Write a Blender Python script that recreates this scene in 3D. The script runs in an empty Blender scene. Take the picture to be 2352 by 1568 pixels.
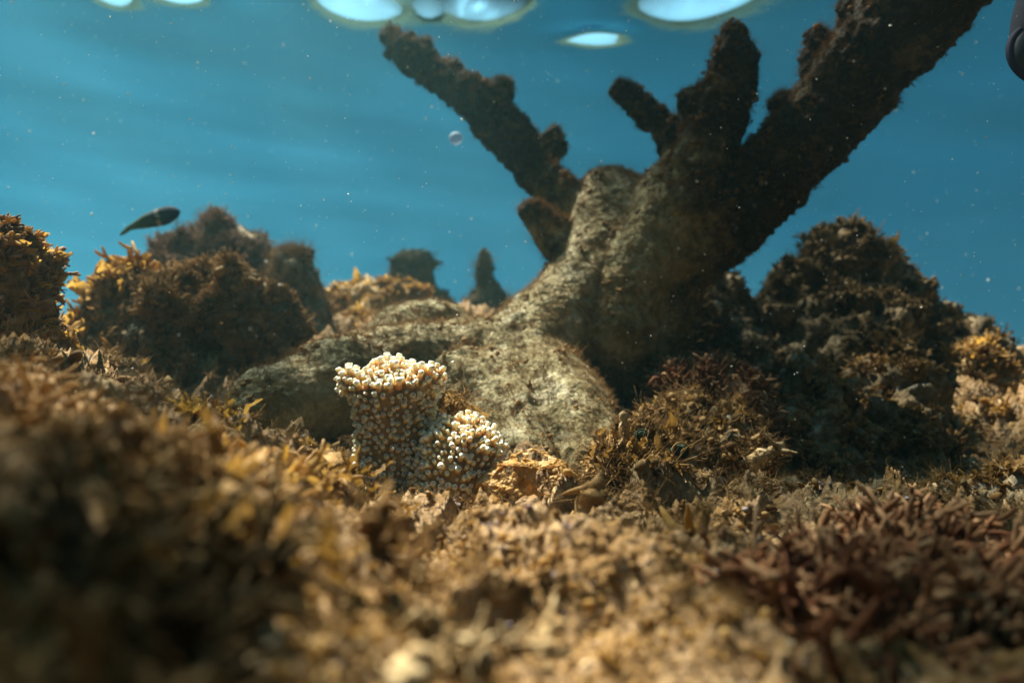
import bpy, math
import numpy as np
from mathutils import Vector

# ------------------------------------------------------------------ camera, world, sun, exposure
S = bpy.context.scene
COL = S.collection
F = 1568.0                      # focal length in pixels of a 2352 x 1568 frame
PITCH = math.radians(8.0)
cam_d = bpy.data.cameras.new('camera')
cam = bpy.data.objects.new('camera', cam_d)
COL.objects.link(cam)
cam.location = (0, 0, 0)
cam.rotation_euler = (math.radians(90) + PITCH, 0, 0)
cam_d.sensor_width = 36.0
cam_d.lens = 24.0
cam_d.clip_start = 0.005
cam_d.clip_end = 200.0
cam_d.dof.use_dof = True
cam_d.dof.focus_distance = 0.50
cam_d.dof.aperture_fstop = 5.0
S.camera = cam

SUN_FROM = Vector((-0.34, 0.20, 0.92)).normalized()
el = math.asin(SUN_FROM.z)
az = math.atan2(SUN_FROM.x, SUN_FROM.y)

world = bpy.data.worlds.new('World')
S.world = world
world.use_nodes = True
wt = world.node_tree
wt.nodes.clear()
def wn(t, **k):
    n = wt.nodes.new(t)
    for a, b in k.items(): setattr(n, a, b)
    return n
out = wn('ShaderNodeOutputWorld')
bg_sky = wn('ShaderNodeBackground'); bg_sky.inputs[1].default_value = 0.12
sky = wn('ShaderNodeTexSky', sky_type='NISHITA', sun_disc=False)
sky.sun_elevation = el
sky.sun_rotation = az
sky_t = wn('ShaderNodeMix', data_type='RGBA', blend_type='MULTIPLY'); sky_t.inputs[0].default_value = 1.0
sky_t.inputs[7].default_value = (0.80, 1.30, 1.05, 1)      # daylight after a metre of water
wt.links.new(sky.outputs[0], sky_t.inputs[6]); wt.links.new(sky_t.outputs[2], bg_sky.inputs[0])
tc = wn('ShaderNodeTexCoord')
sep = wn('ShaderNodeSeparateXYZ')
wt.links.new(tc.outputs['Generated'], sep.inputs[0])
# open water seen sideways: brighter towards the left, dim below and behind
mr = wn('ShaderNodeMapRange'); mr.interpolation_type = 'SMOOTHSTEP'
mr.inputs[1].default_value = -0.75; mr.inputs[2].default_value = 0.75
wt.links.new(sep.outputs[0], mr.inputs[0])
mixlr = wn('ShaderNodeMix', data_type='RGBA')
mixlr.inputs[6].default_value = (0.052, 0.165, 0.165, 1)
mixlr.inputs[7].default_value = (0.007, 0.044, 0.056, 1)
wt.links.new(mr.outputs[0], mixlr.inputs[0])
mrb = wn('ShaderNodeMapRange'); mrb.interpolation_type = 'SMOOTHSTEP'
mrb.inputs[1].default_value = -0.1; mrb.inputs[2].default_value = 0.6
mrb.inputs[3].default_value = 0.04; mrb.inputs[4].default_value = 1.0
wt.links.new(sep.outputs[1], mrb.inputs[0])
mrd = wn('ShaderNodeMapRange'); mrd.interpolation_type = 'SMOOTHSTEP'
mrd.inputs[1].default_value = -0.9; mrd.inputs[2].default_value = -0.05
mrd.inputs[3].default_value = 0.35; mrd.inputs[4].default_value = 1.0
wt.links.new(sep.outputs[2], mrd.inputs[0])
mul = wn('ShaderNodeMath', operation='MULTIPLY')
wt.links.new(mrb.outputs[0], mul.inputs[0]); wt.links.new(mrd.outputs[0], mul.inputs[1])
bg_w = wn('ShaderNodeBackground')
wt.links.new(mixlr.outputs[2], bg_w.inputs[0]); wt.links.new(mul.outputs[0], bg_w.inputs[1])
mru = wn('ShaderNodeMapRange'); mru.interpolation_type = 'SMOOTHSTEP'
mru.inputs[1].default_value = 0.40; mru.inputs[2].default_value = 0.60
wt.links.new(sep.outputs[2], mru.inputs[0])
mixs = wn('ShaderNodeMixShader')
wt.links.new(mru.outputs[0], mixs.inputs[0])
wt.links.new(bg_w.outputs[0], mixs.inputs[1]); wt.links.new(bg_sky.outputs[0], mixs.inputs[2])
wt.links.new(mixs.outputs[0], out.inputs[0])

sun_d = bpy.data.lights.new('sun', 'SUN')
sun_d.energy = 5.0
sun_d.angle = math.radians(0.5)
sun_d.color = (1.0, 0.89, 0.72)
sun = bpy.data.objects.new('sun', sun_d)
COL.objects.link(sun)
sun.rotation_euler = (-SUN_FROM).to_track_quat('-Z', 'Y').to_euler()

S.view_settings.view_transform = 'Standard'
S.view_settings.look = 'None'
S.view_settings.exposure = 1.88
S.view_settings.gamma = 1.0
S.cycles.use_denoising = True
S.cycles.max_bounces = 8
S.cycles.diffuse_bounces = 3
S.cycles.glossy_bounces = 3
S.cycles.volume_bounces = 0
S.cycles.transparent_max_bounces = 12
S.cycles.caustics_reflective = False
S.cycles.caustics_refractive = False
S.cycles.sample_clamp_indirect = 4.0

# ------------------------------------------------------------------ helpers
CP, SP = math.cos(PITCH), math.sin(PITCH)
def P(px, py, d):
    """the point seen at (px, py) of a 2352 x 1568 frame, d metres along the lens axis"""
    x = (px - 1176) / F * d
    u = (784 - py) / F * d
    return np.array([x, d * CP - u * SP, d * SP + u * CP])

def _hash(ix, iy, iz, seed):
    h = (ix.astype(np.uint32) * np.uint32(374761393) + iy.astype(np.uint32) * np.uint32(668265263)
         + iz.astype(np.uint32) * np.uint32(2147483647) + np.uint32((seed * 144665) & 0xffffffff))
    h = (h ^ (h >> np.uint32(13))) * np.uint32(1274126177)
    h ^= h >> np.uint32(16)
    return h
def vnoise(p, seed=0):
    """value noise in -1..1"""
    f = np.floor(p); t = p - f; t = t * t * (3 - 2 * t)
    i = f.astype(np.int64) & 0xffffffff
    x0, y0, z0 = i[:, 0], i[:, 1], i[:, 2]
    r = np.zeros(len(p))
    for dx in (0, 1):
        wx = t[:, 0] if dx else 1 - t[:, 0]
        for dy in (0, 1):
            wy = t[:, 1] if dy else 1 - t[:, 1]
            for dz in (0, 1):
                wz = t[:, 2] if dz else 1 - t[:, 2]
                h = _hash((x0 + dx) & 0xffffffff, (y0 + dy) & 0xffffffff, (z0 + dz) & 0xffffffff, seed)
                r += wx * wy * wz * (h / 4294967295.0)
    return r * 2 - 1
ROT = np.array([[0.0, 0.8, 0.6], [-0.8, 0.36, -0.48], [-0.6, -0.48, 0.64]])
def fbm(p, octaves=4, seed=0, gain=0.5, ridge=False):
    a, r, q = 1.0, 0.0, np.asarray(p, float) @ ROT
    tot = 0
    for o in range(octaves):
        n = vnoise(q + 17.3 * o, seed + o)
        if ridge: n = 1 - 2 * np.abs(n)
        r = r + a * n; tot += a
        a *= gain; q = (q * 2.03) @ ROT
    return r / tot
def worley(p, seed=0):
    """distance to the nearest cell point, 0..about 1"""
    f = np.floor(p).astype(np.int64)
    best = np.full(len(p), 9.0)
    for dx in (-1, 0, 1):
        for dy in (-1, 0, 1):
            for dz in (-1, 0, 1):
                c = f + np.array([dx, dy, dz])
                cc = c & 0xffffffff
                o = np.stack([_hash(cc[:, 0], cc[:, 1], cc[:, 2], seed + k) / 4294967295.0 for k in range(3)], 1)
                best = np.minimum(best, ((c + o - p) ** 2).sum(1))
    return np.sqrt(best)

def mesh_obj(name, V, Fc, mat=None, parent=None, smooth=True, tint=None, link=True):
    """V (n,3); Fc: (m,3) or (m,4) array, or a list of such arrays"""
    if not isinstance(Fc, list): Fc = [Fc]
    Fc = [np.asarray(f, np.int32) for f in Fc if len(f)]
    me = bpy.data.meshes.new(name)
    me.vertices.add(len(V)); me.vertices.foreach_set('co', np.asarray(V, np.float32).ravel())
    loops = np.concatenate([f.ravel() for f in Fc])
    sizes = np.concatenate([np.full(len(f), f.shape[1], np.int32) for f in Fc])
    me.loops.add(len(loops)); me.loops.foreach_set('vertex_index', loops)
    me.polygons.add(len(sizes))
    st = np.zeros(len(sizes), np.int32); st[1:] = np.cumsum(sizes)[:-1]
    me.polygons.foreach_set('loop_start', st)
    me.polygons.foreach_set('use_smooth', np.full(len(sizes), smooth))
    me.update(calc_edges=True)
    if tint is not None:
        at = me.attributes.new('tint', 'FLOAT', 'POINT')
        at.data.foreach_set('value', np.asarray(tint, np.float32))
    if mat: me.materials.append(mat)
    o = bpy.data.objects.new(name, me)
    if link: COL.objects.link(o)
    if parent: o.parent = parent
    return o
def tag(o, label=None, cat=None, group=None, kind=None):
    if label: o['label'] = label
    if cat: o['category'] = cat
    if group: o['group'] = group
    if kind: o['kind'] = kind
    return o
def thing(name, label, cat, group=None):
    e = bpy.data.objects.new(name, None)
    e.empty_display_size = 0.02
    COL.objects.link(e)
    return tag(e, label, cat, group)

def icosphere(sub=2):
    import bmesh
    bm = bmesh.new(); bmesh.ops.create_icosphere(bm, subdivisions=sub, radius=1.0)
    V = np.array([v.co[:] for v in bm.verts]); T = np.array([[v.index for v in f.verts] for f in bm.faces])
    bm.free(); return V, T
ICO1, ICO2, ICO3 = icosphere(1), icosphere(2), icosphere(3)

def dense(chain, step=0.25):
    """interpolate a chain of (point, radius) into many overlapping spheres (Catmull-Rom)"""
    p = np.array([np.append(a, r) for a, r in chain])
    if len(p) == 1: return p
    q = np.vstack([2 * p[0] - p[1], p, 2 * p[-1] - p[-2]])
    o = []
    for i in range(1, len(q) - 2):
        n = max(2, int(np.linalg.norm(q[i + 1][:3] - q[i][:3]) / (step * min(q[i][3], q[i + 1][3])) + 1))
        t = np.linspace(0, 1, n, endpoint=False)[:, None]
        a, b, c, d = q[i - 1], q[i], q[i + 1], q[i + 2]
        o.append(0.5 * ((2 * b) + (c - a) * t + (2 * a - 5 * b + 4 * c - d) * t ** 2 + (3 * b - a - 3 * c + d) * t ** 3))
    o.append(p[-1:]); o = np.vstack(o)
    o[:, 3] = np.maximum(o[:, 3], p[:, 3].min() * 0.7)
    return o

def remesh(spheres, voxel, smooth=6, squash=None):
    """union of spheres -> one watertight surface. returns V, quads"""
    iv, it = ICO2
    n = len(spheres)
    V = (iv[None] * spheres[:, None, 3:4])
    if squash is not None: V = V * np.asarray(squash)[None, None]
    V = (V + spheres[:, None, :3]).reshape(-1, 3)
    T = (it[None] + (np.arange(n) * len(iv))[:, None, None]).reshape(-1, 3)
    o = mesh_obj('tmp', V, T)
    m = o.modifiers.new('r', 'REMESH'); m.mode = 'VOXEL'; m.voxel_size = voxel
    s = o.modifiers.new('s', 'SMOOTH'); s.iterations = smooth; s.factor = 0.5
    dg = bpy.context.evaluated_depsgraph_get(); ev = o.evaluated_get(dg); me = ev.to_mesh()
    VV = np.empty(len(me.vertices) * 3, np.float32); me.vertices.foreach_get('co', VV)
    lp = np.empty(len(me.loops), np.int32); me.loops.foreach_get('vertex_index', lp)
    ls = np.empty(len(me.polygons), np.int32); me.polygons.foreach_get('loop_total', ls)
    ev.to_mesh_clear()
    bpy.data.objects.remove(o)
    if (ls == 4).all():
        Q = lp.reshape(-1, 4)
    else:
        Q = np.array([lp[s_:s_ + 4] for s_, l in zip(np.cumsum(ls) - ls, ls) if l == 4])
    return VV.reshape(-1, 3).astype(float), Q
def vnormals(V, Q):
    N = np.zeros_like(V)
    a, b, c = V[Q[:, 0]], V[Q[:, 1]], V[Q[:, 2]]
    n = np.cross(c - a, V[Q[:, 3]] - b) if Q.shape[1] == 4 else np.cross(b - a, c - a)
    for k in range(Q.shape[1]): np.add.at(N, Q[:, k], n)
    return N / (np.linalg.norm(N, axis=1, keepdims=True) + 1e-12)
def subset(V, Q, mask):
    f = Q[mask]; u, inv = np.unique(f, return_inverse=True)
    return V[u], inv.reshape(f.shape)

def sample(V, Q, n, rng, mask=None):
    """n random points on a surface with their normals"""
    a, b, c = V[Q[:, 0]], V[Q[:, 1]], V[Q[:, 2]]
    cr = np.cross(b - a, c - a); ar = np.linalg.norm(cr, axis=1) + 1e-15
    if mask is not None: w = ar * mask((a + c) / 2, cr / ar[:, None])
    else: w = ar
    k = rng.choice(len(Q), n, p=w / w.sum())
    u, v = rng.random(n)[:, None], rng.random(n)[:, None]
    p = a[k] + u * (b[k] - a[k]) + v * ((V[Q[k, 3]] - a[k]) if Q.shape[1] == 4 else (c[k] - a[k]) * (1 - u))
    return p, (cr / ar[:, None])[k]

def frames(Z, rng):
    """rotation matrices whose z axis is Z with a random spin"""
    Z = Z / (np.linalg.norm(Z, axis=1, keepdims=True) + 1e-12)
    r = rng.normal(size=Z.shape)
    X = np.cross(r, Z); X /= np.linalg.norm(X, axis=1, keepdims=True) + 1e-12
    Y = np.cross(Z, X)
    return np.stack([X, Y, Z], 2)
def scatter(name, pts, dirs, scl, temps, mat, rng, parent=None, stuff=False, tints=None, link=True):
    """copies of small template meshes merged into one covering"""
    n = len(pts); R = frames(dirs, rng); which = rng.integers(0, len(temps), n)
    if tints is None: tints = rng.random(n)
    VV, FF, TT, off = [], {}, [], 0
    for k, (tv, tf) in enumerate(temps):
        ii = np.where(which == k)[0]
        if not len(ii): continue
        W = np.einsum('nij,vj->nvi', R[ii], tv) * np.asarray(scl)[ii][:, None, None] + pts[ii][:, None]
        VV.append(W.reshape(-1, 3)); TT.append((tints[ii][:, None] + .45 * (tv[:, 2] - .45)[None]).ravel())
        for f in tf:
            g = f[None] + (off + np.arange(len(ii)) * len(tv))[:, None, None]
            FF.setdefault(f.shape[1], []).append(g.reshape(-1, f.shape[1]))
        off += len(ii) * len(tv)
    o = mesh_obj(name, np.vstack(VV), [np.vstack(f) for f in FF.values()], mat, parent, True, np.concatenate(TT), link)
    if stuff: o['kind'] = 'stuff'
    return o

def tube(path, rad, sides=5, flat=1.0, cap=True, spin=0.0):
    """a tapering tube along a path; returns verts, quads"""
    path = np.asarray(path, float); n = len(path)
    t = np.gradient(path, axis=0); t /= np.linalg.norm(t, axis=1, keepdims=True) + 1e-12
    ref = np.array([0.31, 0.95, 0.05]) if abs(t[0, 1]) < 0.9 else np.array([0.95, 0.2, 0.1])
    x = np.cross(t, ref); x /= np.linalg.norm(x, axis=1, keepdims=True) + 1e-12
    y = np.cross(t, x)
    a = np.arange(sides) / sides * 2 * math.pi + spin
    V = path[:, None] + (np.cos(a)[None, :, None] * x[:, None] + flat * np.sin(a)[None, :, None] * y[:, None]) * np.asarray(rad)[:, None, None]
    V = V.reshape(-1, 3)
    i = np.arange(n - 1)[:, None] * sides + np.arange(sides)[None]
    j = np.arange(n - 1)[:, None] * sides + (np.arange(sides)[None] + 1) % sides
    Q = np.stack([i, j, j + sides, i + sides], 2).reshape(-1, 4)
    if cap:
        V = np.vstack([V, path[-1] + t[-1] * rad[-1] * 0.7])
        k = np.arange(sides); e = (n - 1) * sides
        T = np.stack([e + k, e + (k + 1) % sides, np.full(sides, len(V) - 1), np.full(sides, len(V) - 1)], 1)
        return V, Q, T[:, :3]
    return V, Q, np.zeros((0, 3), int)
def join(parts):
    V, Q, T, off = [], [], [], 0
    for v, q, t in parts:
        V.append(v); Q.append(q + off); T.append(t + off); off += len(v)
    return np.vstack(V), [a for a in (np.vstack(Q), np.vstack(T)) if len(a)]

# template families (unit size, growing along +z)
def t_bush(rng, n=7, forks=2, thick=0.09, flat=0.7, spread=0.9, sides=5):
    parts = []
    for _ in range(n):
        d = rng.normal(size=3) * np.array([spread, spread, 0.25]) + np.array([0, 0, 1.0]); d /= np.linalg.norm(d)
        L = rng.uniform(0.45, 0.8); bend = rng.normal(size=3) * 0.35
        s = np.linspace(0, 1, 5)[:, None]
        path = d * s * L + bend * s ** 2 * L * 0.6
        rad = thick * np.array([1.0, .85, .8, .85, .7]) * rng.uniform(.8, 1.25)
        parts.append(tube(path, rad, sides, flat, spin=rng.random() * 6))
        for _ in range(forks):
            k = rng.integers(2, 5); e = d + rng.normal(size=3) * 0.75 + np.array([0, 0, .2]); e /= np.linalg.norm(e)
            l2 = rng.uniform(.2, .42); s2 = np.linspace(0, 1, 4)[:, None]
            pp = path[k] + e * s2 * l2 + rng.normal(size=3) * .12 * s2 ** 2
            parts.append(tube(pp, thick * np.array([.75, .65, .75, .5]) * rng.uniform(.7, 1.1), sides, flat, spin=rng.random() * 6))
    return join(parts)
def t_blade(rng, n=4, ruffle=0.12, seg=8, wid=0.22):
    parts = []
    for _ in range(n):
        d = rng.normal(size=3) * np.array([.7, .7, .2]) + np.array([0, 0, 1.]); d /= np.linalg.norm(d)
        L = rng.uniform(.6, 1.05); bend = rng.normal(size=3) * .4
        s = np.linspace(0, 1, seg)[:, None]
        c = d * s * L + bend * s ** 2 * .5
        side = np.cross(d, rng.normal(size=3)); side /= np.linalg.norm(side)
        up = np.cross(d, side)
        w = (wid * (0.35 + np.sin(np.clip(s * 1.1, 0, 1) * math.pi) ** .7) * rng.uniform(.6, 1.2, (seg, 1)))
        rows = []
        for k, u in enumerate((-1, -.5, 0, .5, 1)):
            ww = up * (ruffle * abs(u) * rng.normal(size=(seg, 1)) + (0.25 * u * u - .1) * wid)
            rows.append(c + side * w * u + ww)
        V = np.stack(rows, 1).reshape(-1, 3)
        i = (np.arange(seg - 1)[:, None] * 5 + np.arange(4)[None]).ravel()
        Q = np.stack([i, i + 1, i + 6, i + 5], 1)
        keep = rng.random(len(Q)) > 0.10
        parts.append((V, Q[keep], np.zeros((0, 3), int)))
    return join(parts)
def t_hair(rng, n=9, thick=0.018, L0=.5, curl=.5):
    parts = []
    for _ in range(n):
        d = rng.normal(size=3) * np.array([.8, .8, .3]) + np.array([0, 0, .9]); d /= np.linalg.norm(d)
        L = rng.uniform(L0, 1.0); s = np.linspace(0, 1, 5)[:, None]
        path = d * s * L + rng.normal(size=3) * curl * s ** 2 + rng.normal(size=3) * .15 * np.sin(s * 6)
        parts.append(tube(path, thick * np.array([1.1, 1., .9, .7, .35]), 3))
    return join(parts)
def t_knob(rng, n=5):
    V, T, off = [], [], 0
    for _ in range(n):
        iv, it = ICO1
        v = iv * rng.uniform(.12, .34) * (1 + .3 * rng.normal(size=(len(iv), 1))) + rng.normal(size=3) * np.array([.35, .35, .15]) + np.array([0, 0, .1])
        V.append(v); T.append(it + off); off += len(iv)
    return np.vstack(V), [np.vstack(T)]
g = np.random.default_rng(11)
BUSH = [t_bush(g) for _ in range(6)]
STUB = [t_bush(g, n=9, forks=1, thick=.13, flat=.8, spread=1.1) for _ in range(5)]
FINE = [t_bush(g, n=6, forks=3, thick=.05, flat=.6, spread=1.0, sides=4) for _ in range(5)]
BLADE = [t_blade(g) for _ in range(6)]
HAIR = [t_hair(g) for _ in range(6)]
KNOB = [t_knob(g) for _ in range(6)]

LUMP = []
for _ in range(5):
    iv, it = ICO2; LUMP.append((iv * (1 + .45 * fbm(iv * 1.3 + g.random(3) * 9, 3, 5))[:, None] * g.uniform(.25, .5, 3) + [0, 0, .15], [it]))

# ------------------------------------------------------------------ materials
def reef_mat(name, cols, scale=40.0, bump=0.6, bscale=1.0, rough=0.85, translucent=0.0, tcol=None, tintamt=0.7, bdist=0.002, detail=8, sss=0.0):
    """cols: 4 or 5 colours mixed by noise; tint: an individual lightness and hue for each frond"""
    m = bpy.data.materials.new(name); m.use_nodes = True
    nt = m.node_tree; N = nt.nodes; L = nt.links; N.clear()
    o = N.new('ShaderNodeOutputMaterial'); b = N.new('ShaderNodeBsdfPrincipled')
    b.inputs['Roughness'].default_value = rough
    b.inputs['Specular IOR Level'].default_value = 0.18
    tc = N.new('ShaderNodeTexCoord')
    n1 = N.new('ShaderNodeTexNoise'); n1.inputs['Scale'].default_value = scale; n1.inputs['Detail'].default_value = detail
    n1.inputs['Roughness'].default_value = 0.68; n1.inputs['Distortion'].default_value = 0.4
    L.new(tc.outputs['Object'], n1.inputs['Vector'])
    n2 = N.new('ShaderNodeTexNoise'); n2.inputs['Scale'].default_value = scale * 5.3; n2.inputs['Detail'].default_value = 5
    n2.inputs['Roughness'].default_value = 0.7
    L.new(tc.outputs['Object'], n2.inputs['Vector'])
    at = N.new('ShaderNodeAttribute'); at.attribute_name = 'tint'
    m1 = N.new('ShaderNodeMath'); m1.operation = 'MULTIPLY_ADD'; m1.inputs[1].default_value = 0.55
    L.new(n2.outputs[0], m1.inputs[0]); 
    m2 = N.new('ShaderNodeMath'); m2.operation = 'MULTIPLY_ADD'; m2.inputs[1].default_value = 0.75; m2.inputs[2].default_value = -0.15
    L.new(n1.outputs[0], m2.inputs[0]); L.new(m2.outputs[0], m1.inputs[2])
    m3 = N.new('ShaderNodeMath'); m3.operation = 'MULTIPLY_ADD'; m3.inputs[1].default_value = 0.30 * tintamt
    L.new(at.outputs['Fac'], m3.inputs[0]); L.new(m1.outputs[0], m3.inputs[2])
    cr = N.new('ShaderNodeValToRGB'); e = cr.color_ramp.elements
    lo, hi = 0.34, 0.78
    while len(e) < len(cols): e.new(0.5)
    for k, c in enumerate(cols):
        e[k].position = lo + (hi - lo) * k / (len(cols) - 1); e[k].color = (*c, 1)
    L.new(m3.outputs[0], cr.inputs[0]); L.new(cr.outputs[0], b.inputs['Base Color'])
    vo = N.new('ShaderNodeTexVoronoi'); vo.inputs['Scale'].default_value = scale * 6 * bscale
    L.new(tc.outputs['Object'], vo.inputs['Vector'])
    n3 = N.new('ShaderNodeTexNoise'); n3.inputs['Scale'].default_value = scale * 10 * bscale; n3.inputs['Detail'].default_value = 6
    L.new(tc.outputs['Object'], n3.inputs['Vector'])
    ad = N.new('ShaderNodeMath'); ad.operation = 'ADD'
    L.new(vo.outputs['Distance'], ad.inputs[0]); L.new(n3.outputs[0], ad.inputs[1])
    bp = N.new('ShaderNodeBump'); bp.inputs['Strength'].default_value = bump; bp.inputs['Distance'].default_value = bdist
    L.new(ad.outputs[0], bp.inputs['Height']); L.new(bp.outputs[0], b.inputs['Normal'])
    if sss > 0:
        b.inputs['Subsurface Weight'].default_value = sss; b.inputs['Subsurface Scale'].default_value = 0.004
        b.inputs['Subsurface Radius'].default_value = (1.0, .55, .2)
    if translucent > 0:
        tr = N.new('ShaderNodeBsdfTranslucent'); mx = N.new('ShaderNodeMixShader'); mx.inputs[0].default_value = translucent
        if tcol:
            mc = N.new('ShaderNodeMix'); mc.data_type = 'RGBA'; mc.inputs[0].default_value = 0.6
            mc.inputs[7].default_value = (*tcol, 1); L.new(cr.outputs[0], mc.inputs[6]); L.new(mc.outputs[2], tr.inputs[0])
        else: L.new(cr.outputs[0], tr.inputs[0])
        L.new(b.outputs[0], mx.inputs[1]); L.new(tr.outputs[0], mx.inputs[2]); L.new(mx.outputs[0], o.inputs[0])
    else: L.new(b.outputs[0], o.inputs[0])
    return m
def plain(name, col, rough=0.5, **kw):
    m = bpy.data.materials.new(name); m.use_nodes = True
    b = m.node_tree.nodes['Principled BSDF']
    b.inputs['Base Color'].default_value = (*col, 1); b.inputs['Roughness'].default_value = rough
    n = m.node_tree.nodes.new('ShaderNodeTexNoise'); n.inputs['Scale'].default_value = kw.get('scale', 60)
    bp = m.node_tree.nodes.new('ShaderNodeBump'); bp.inputs['Strength'].default_value = .3; bp.inputs['Distance'].default_value = .001
    m.node_tree.links.new(n.outputs[0], bp.inputs['Height']); m.node_tree.links.new(bp.outputs[0], b.inputs['Normal'])
    return m

BR0, BR1, OCH, TAN, PALE = (.022, .012, .006), (.085, .045, .016), (.26, .145, .042), (.42, .27, .12), (.62, .50, .34)
PUR, GRY, GRN, RED = (.17, .11, .12), (.34, .33, .30), (.055, .065, .022), (.20, .065, .030)
M_SEABED = reef_mat('rubble_crust', [BR0, BR1, (.13, .074, .028), (.20, .115, .040), (.22, .145, .085), (.36, .235, .11), (.54, .42, .27)], 34, .8, 1.0, bdist=.0025)
M_TURF = reef_mat('brown_algae', [BR0, (.065, .036, .014), (.16, .090, .032), (.27, .158, .058), (.40, .26, .115)], 30, .4, .6, translucent=.28, tcol=(.55, .30, .05), tintamt=1.2, bdist=.001)
M_GOLD = reef_mat('golden_algae', [BR1, (.22, .125, .04), (.37, .225, .065), (.52, .36, .14)], 40, .35, .6, translucent=.42, tcol=(.75, .42, .06), tintamt=.8, bdist=.001)
M_RED = reef_mat('reddish_algae', [(.018, .008, .005), (.068, .026, .013), (.155, .060, .028), (.24, .115, .052), (.36, .22, .12)], 30, .35, .6, translucent=.18, tcol=(.35, .12, .05), tintamt=.9, bdist=.001)
M_DARKTURF = reef_mat('dark_algae', [BR0, (.045, .030, .012), (.095, .060, .022), (.17, .11, .045)], 26, .4, .6, translucent=.18, tintamt=1.0, bdist=.001)
M_PINKTURF = reef_mat('pinkish_algae', [(.03, .016, .010), (.10, .055, .032), (.20, .115, .07), (.33, .21, .14)], 30, .4, .6, translucent=.2, tintamt=1.0, bdist=.001)
M_ROCK = reef_mat('reef_rock', [BR0, (.05, .035, .018), (.12, .085, .045), (.22, .17, .10), GRY], 22, .9, 1.0, bdist=.003)
M_ELK = reef_mat('elkhorn_skeleton', [(.016, .010, .005), (.070, .050, .020), (.155, .125, .058), (.24, .21, .120), (.37, .34, .235)], 26, .6, 1.2, bdist=.0025)
M_ELKD = reef_mat('elkhorn_branch_crust', [BR0, (.030, .019, .009), (.07, .042, .018), (.14, .088, .038)], 24, .9, 1.2, bdist=.0025)
M_BFUZZ = reef_mat('dark_turf_fuzz', [(.018, .011, .005), (.06, .036, .014), (.14, .084, .030), (.25, .155, .06)], 20, .2, 1, translucent=.45, tcol=(.5, .26, .06), tintamt=.9, bdist=.0005)
M_FUZZ = reef_mat('turf_fuzz', [(.03, .018, .008), (.11, .068, .028), (.22, .135, .055), (.30, .20, .09)], 20, .2, 1, translucent=.35, tcol=(.5, .28, .08), tintamt=.9, bdist=.0005)
M_PALEROCK = reef_mat('pale_rubble', [(.07, .048, .024), (.18, .125, .062), (.34, .235, .115), (.56, .43, .25)], 45, .7, 1.0, bdist=.002)
M_GREEN = reef_mat('green_algae', [(.006, .016, .010), (.014, .035, .022), (.03, .06, .035)], 60, .3, 1.0, rough=.85, bdist=.0005)

# ------------------------------------------------------------------ the seabed: one sheet through measured points
CTRL = [ # px, py, depth
 (0, 1040, .20), (150, 1055, .22), (330, 1070, .27), (500, 1060, .33), (640, 1060, .38), (790, 1130, .42), (950, 1180, .445),
 (1150, 1175, .455), (1300, 1150, .47), (1400, 1150, .47), (1550, 1165, .50), (1700, 1200, .52), (1900, 1235, .50), (2100, 1230, .42), (2352, 1260, .40),
 (-300, 1080, .17), (2700, 1300, .38), (-300, 1300, .12), (2700, 1450, .26), (-500, 1568, .10), (2900, 1600, .2),
 (0, 1230, .135), (300, 1280, .15), (600, 1210, .23), (850, 1270, .28), (1176, 1250, .30), (1500, 1290, .32), (1800, 1330, .32), (2200, 1380, .28),
 (0, 1568, .10), (300, 1568, .125), (700, 1568, .14), (1176, 1568, .165), (1700, 1568, .185), (2352, 1568, .19),
 (900, 1150, .53), (1180, 1120, .56), (640, 1110, .58), (350, 960, .60), (120, 920, .55), (1500, 1130, .62), (1750, 1200, .66), (2050, 1180, .68), (2352, 1150, .70),
 (1500, 960, .85), (1850, 1000, .9), (2200, 930, .95), (700, 960, .80), (300, 860, .85), (0, 860, .8), (-300, 900, .7), (2700, 1050, .75),
 (1100, 850, 1.0), (1080, 742, 1.45), (800, 740, 1.35), (300, 790, 1.5), (0, 800, 1.5), (1600, 800, 1.4), (2000, 800, 1.4), (2350, 830, 1.35), (-300, 800, 1.3), (2700, 860, 1.3),
]
cp = np.array([P(a, b, d) for a, b, d in CTRL])
cp = np.vstack([cp, [[r * math.sin(t), r * math.cos(t), z] for r, z in ((.05, -.075), (2.2, .12), (3.5, -1.2), (6, -3.5), (11, -8)) for t in np.radians([-70, -45, -20, 0, 20, 45, 70])]])
def uv(x, y): return np.stack([np.clip(np.arctan2(x, y), -1.25, 1.25) * 1.3, np.log(np.hypot(x, y))], 1)
def tps(A, B):
    d2 = ((A[:, None] - B[None]) ** 2).sum(2)
    return 0.5 * d2 * np.log(d2 + 1e-9)
U = uv(cp[:, 0], cp[:, 1]); nC = len(U)
K = np.zeros((nC + 3, nC + 3)); K[:nC, :nC] = tps(U, U) + np.eye(nC) * 0.004
K[:nC, nC] = 1; K[:nC, nC + 1:] = U; K[nC, :nC] = 1; K[nC + 1:, :nC] = U.T
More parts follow.
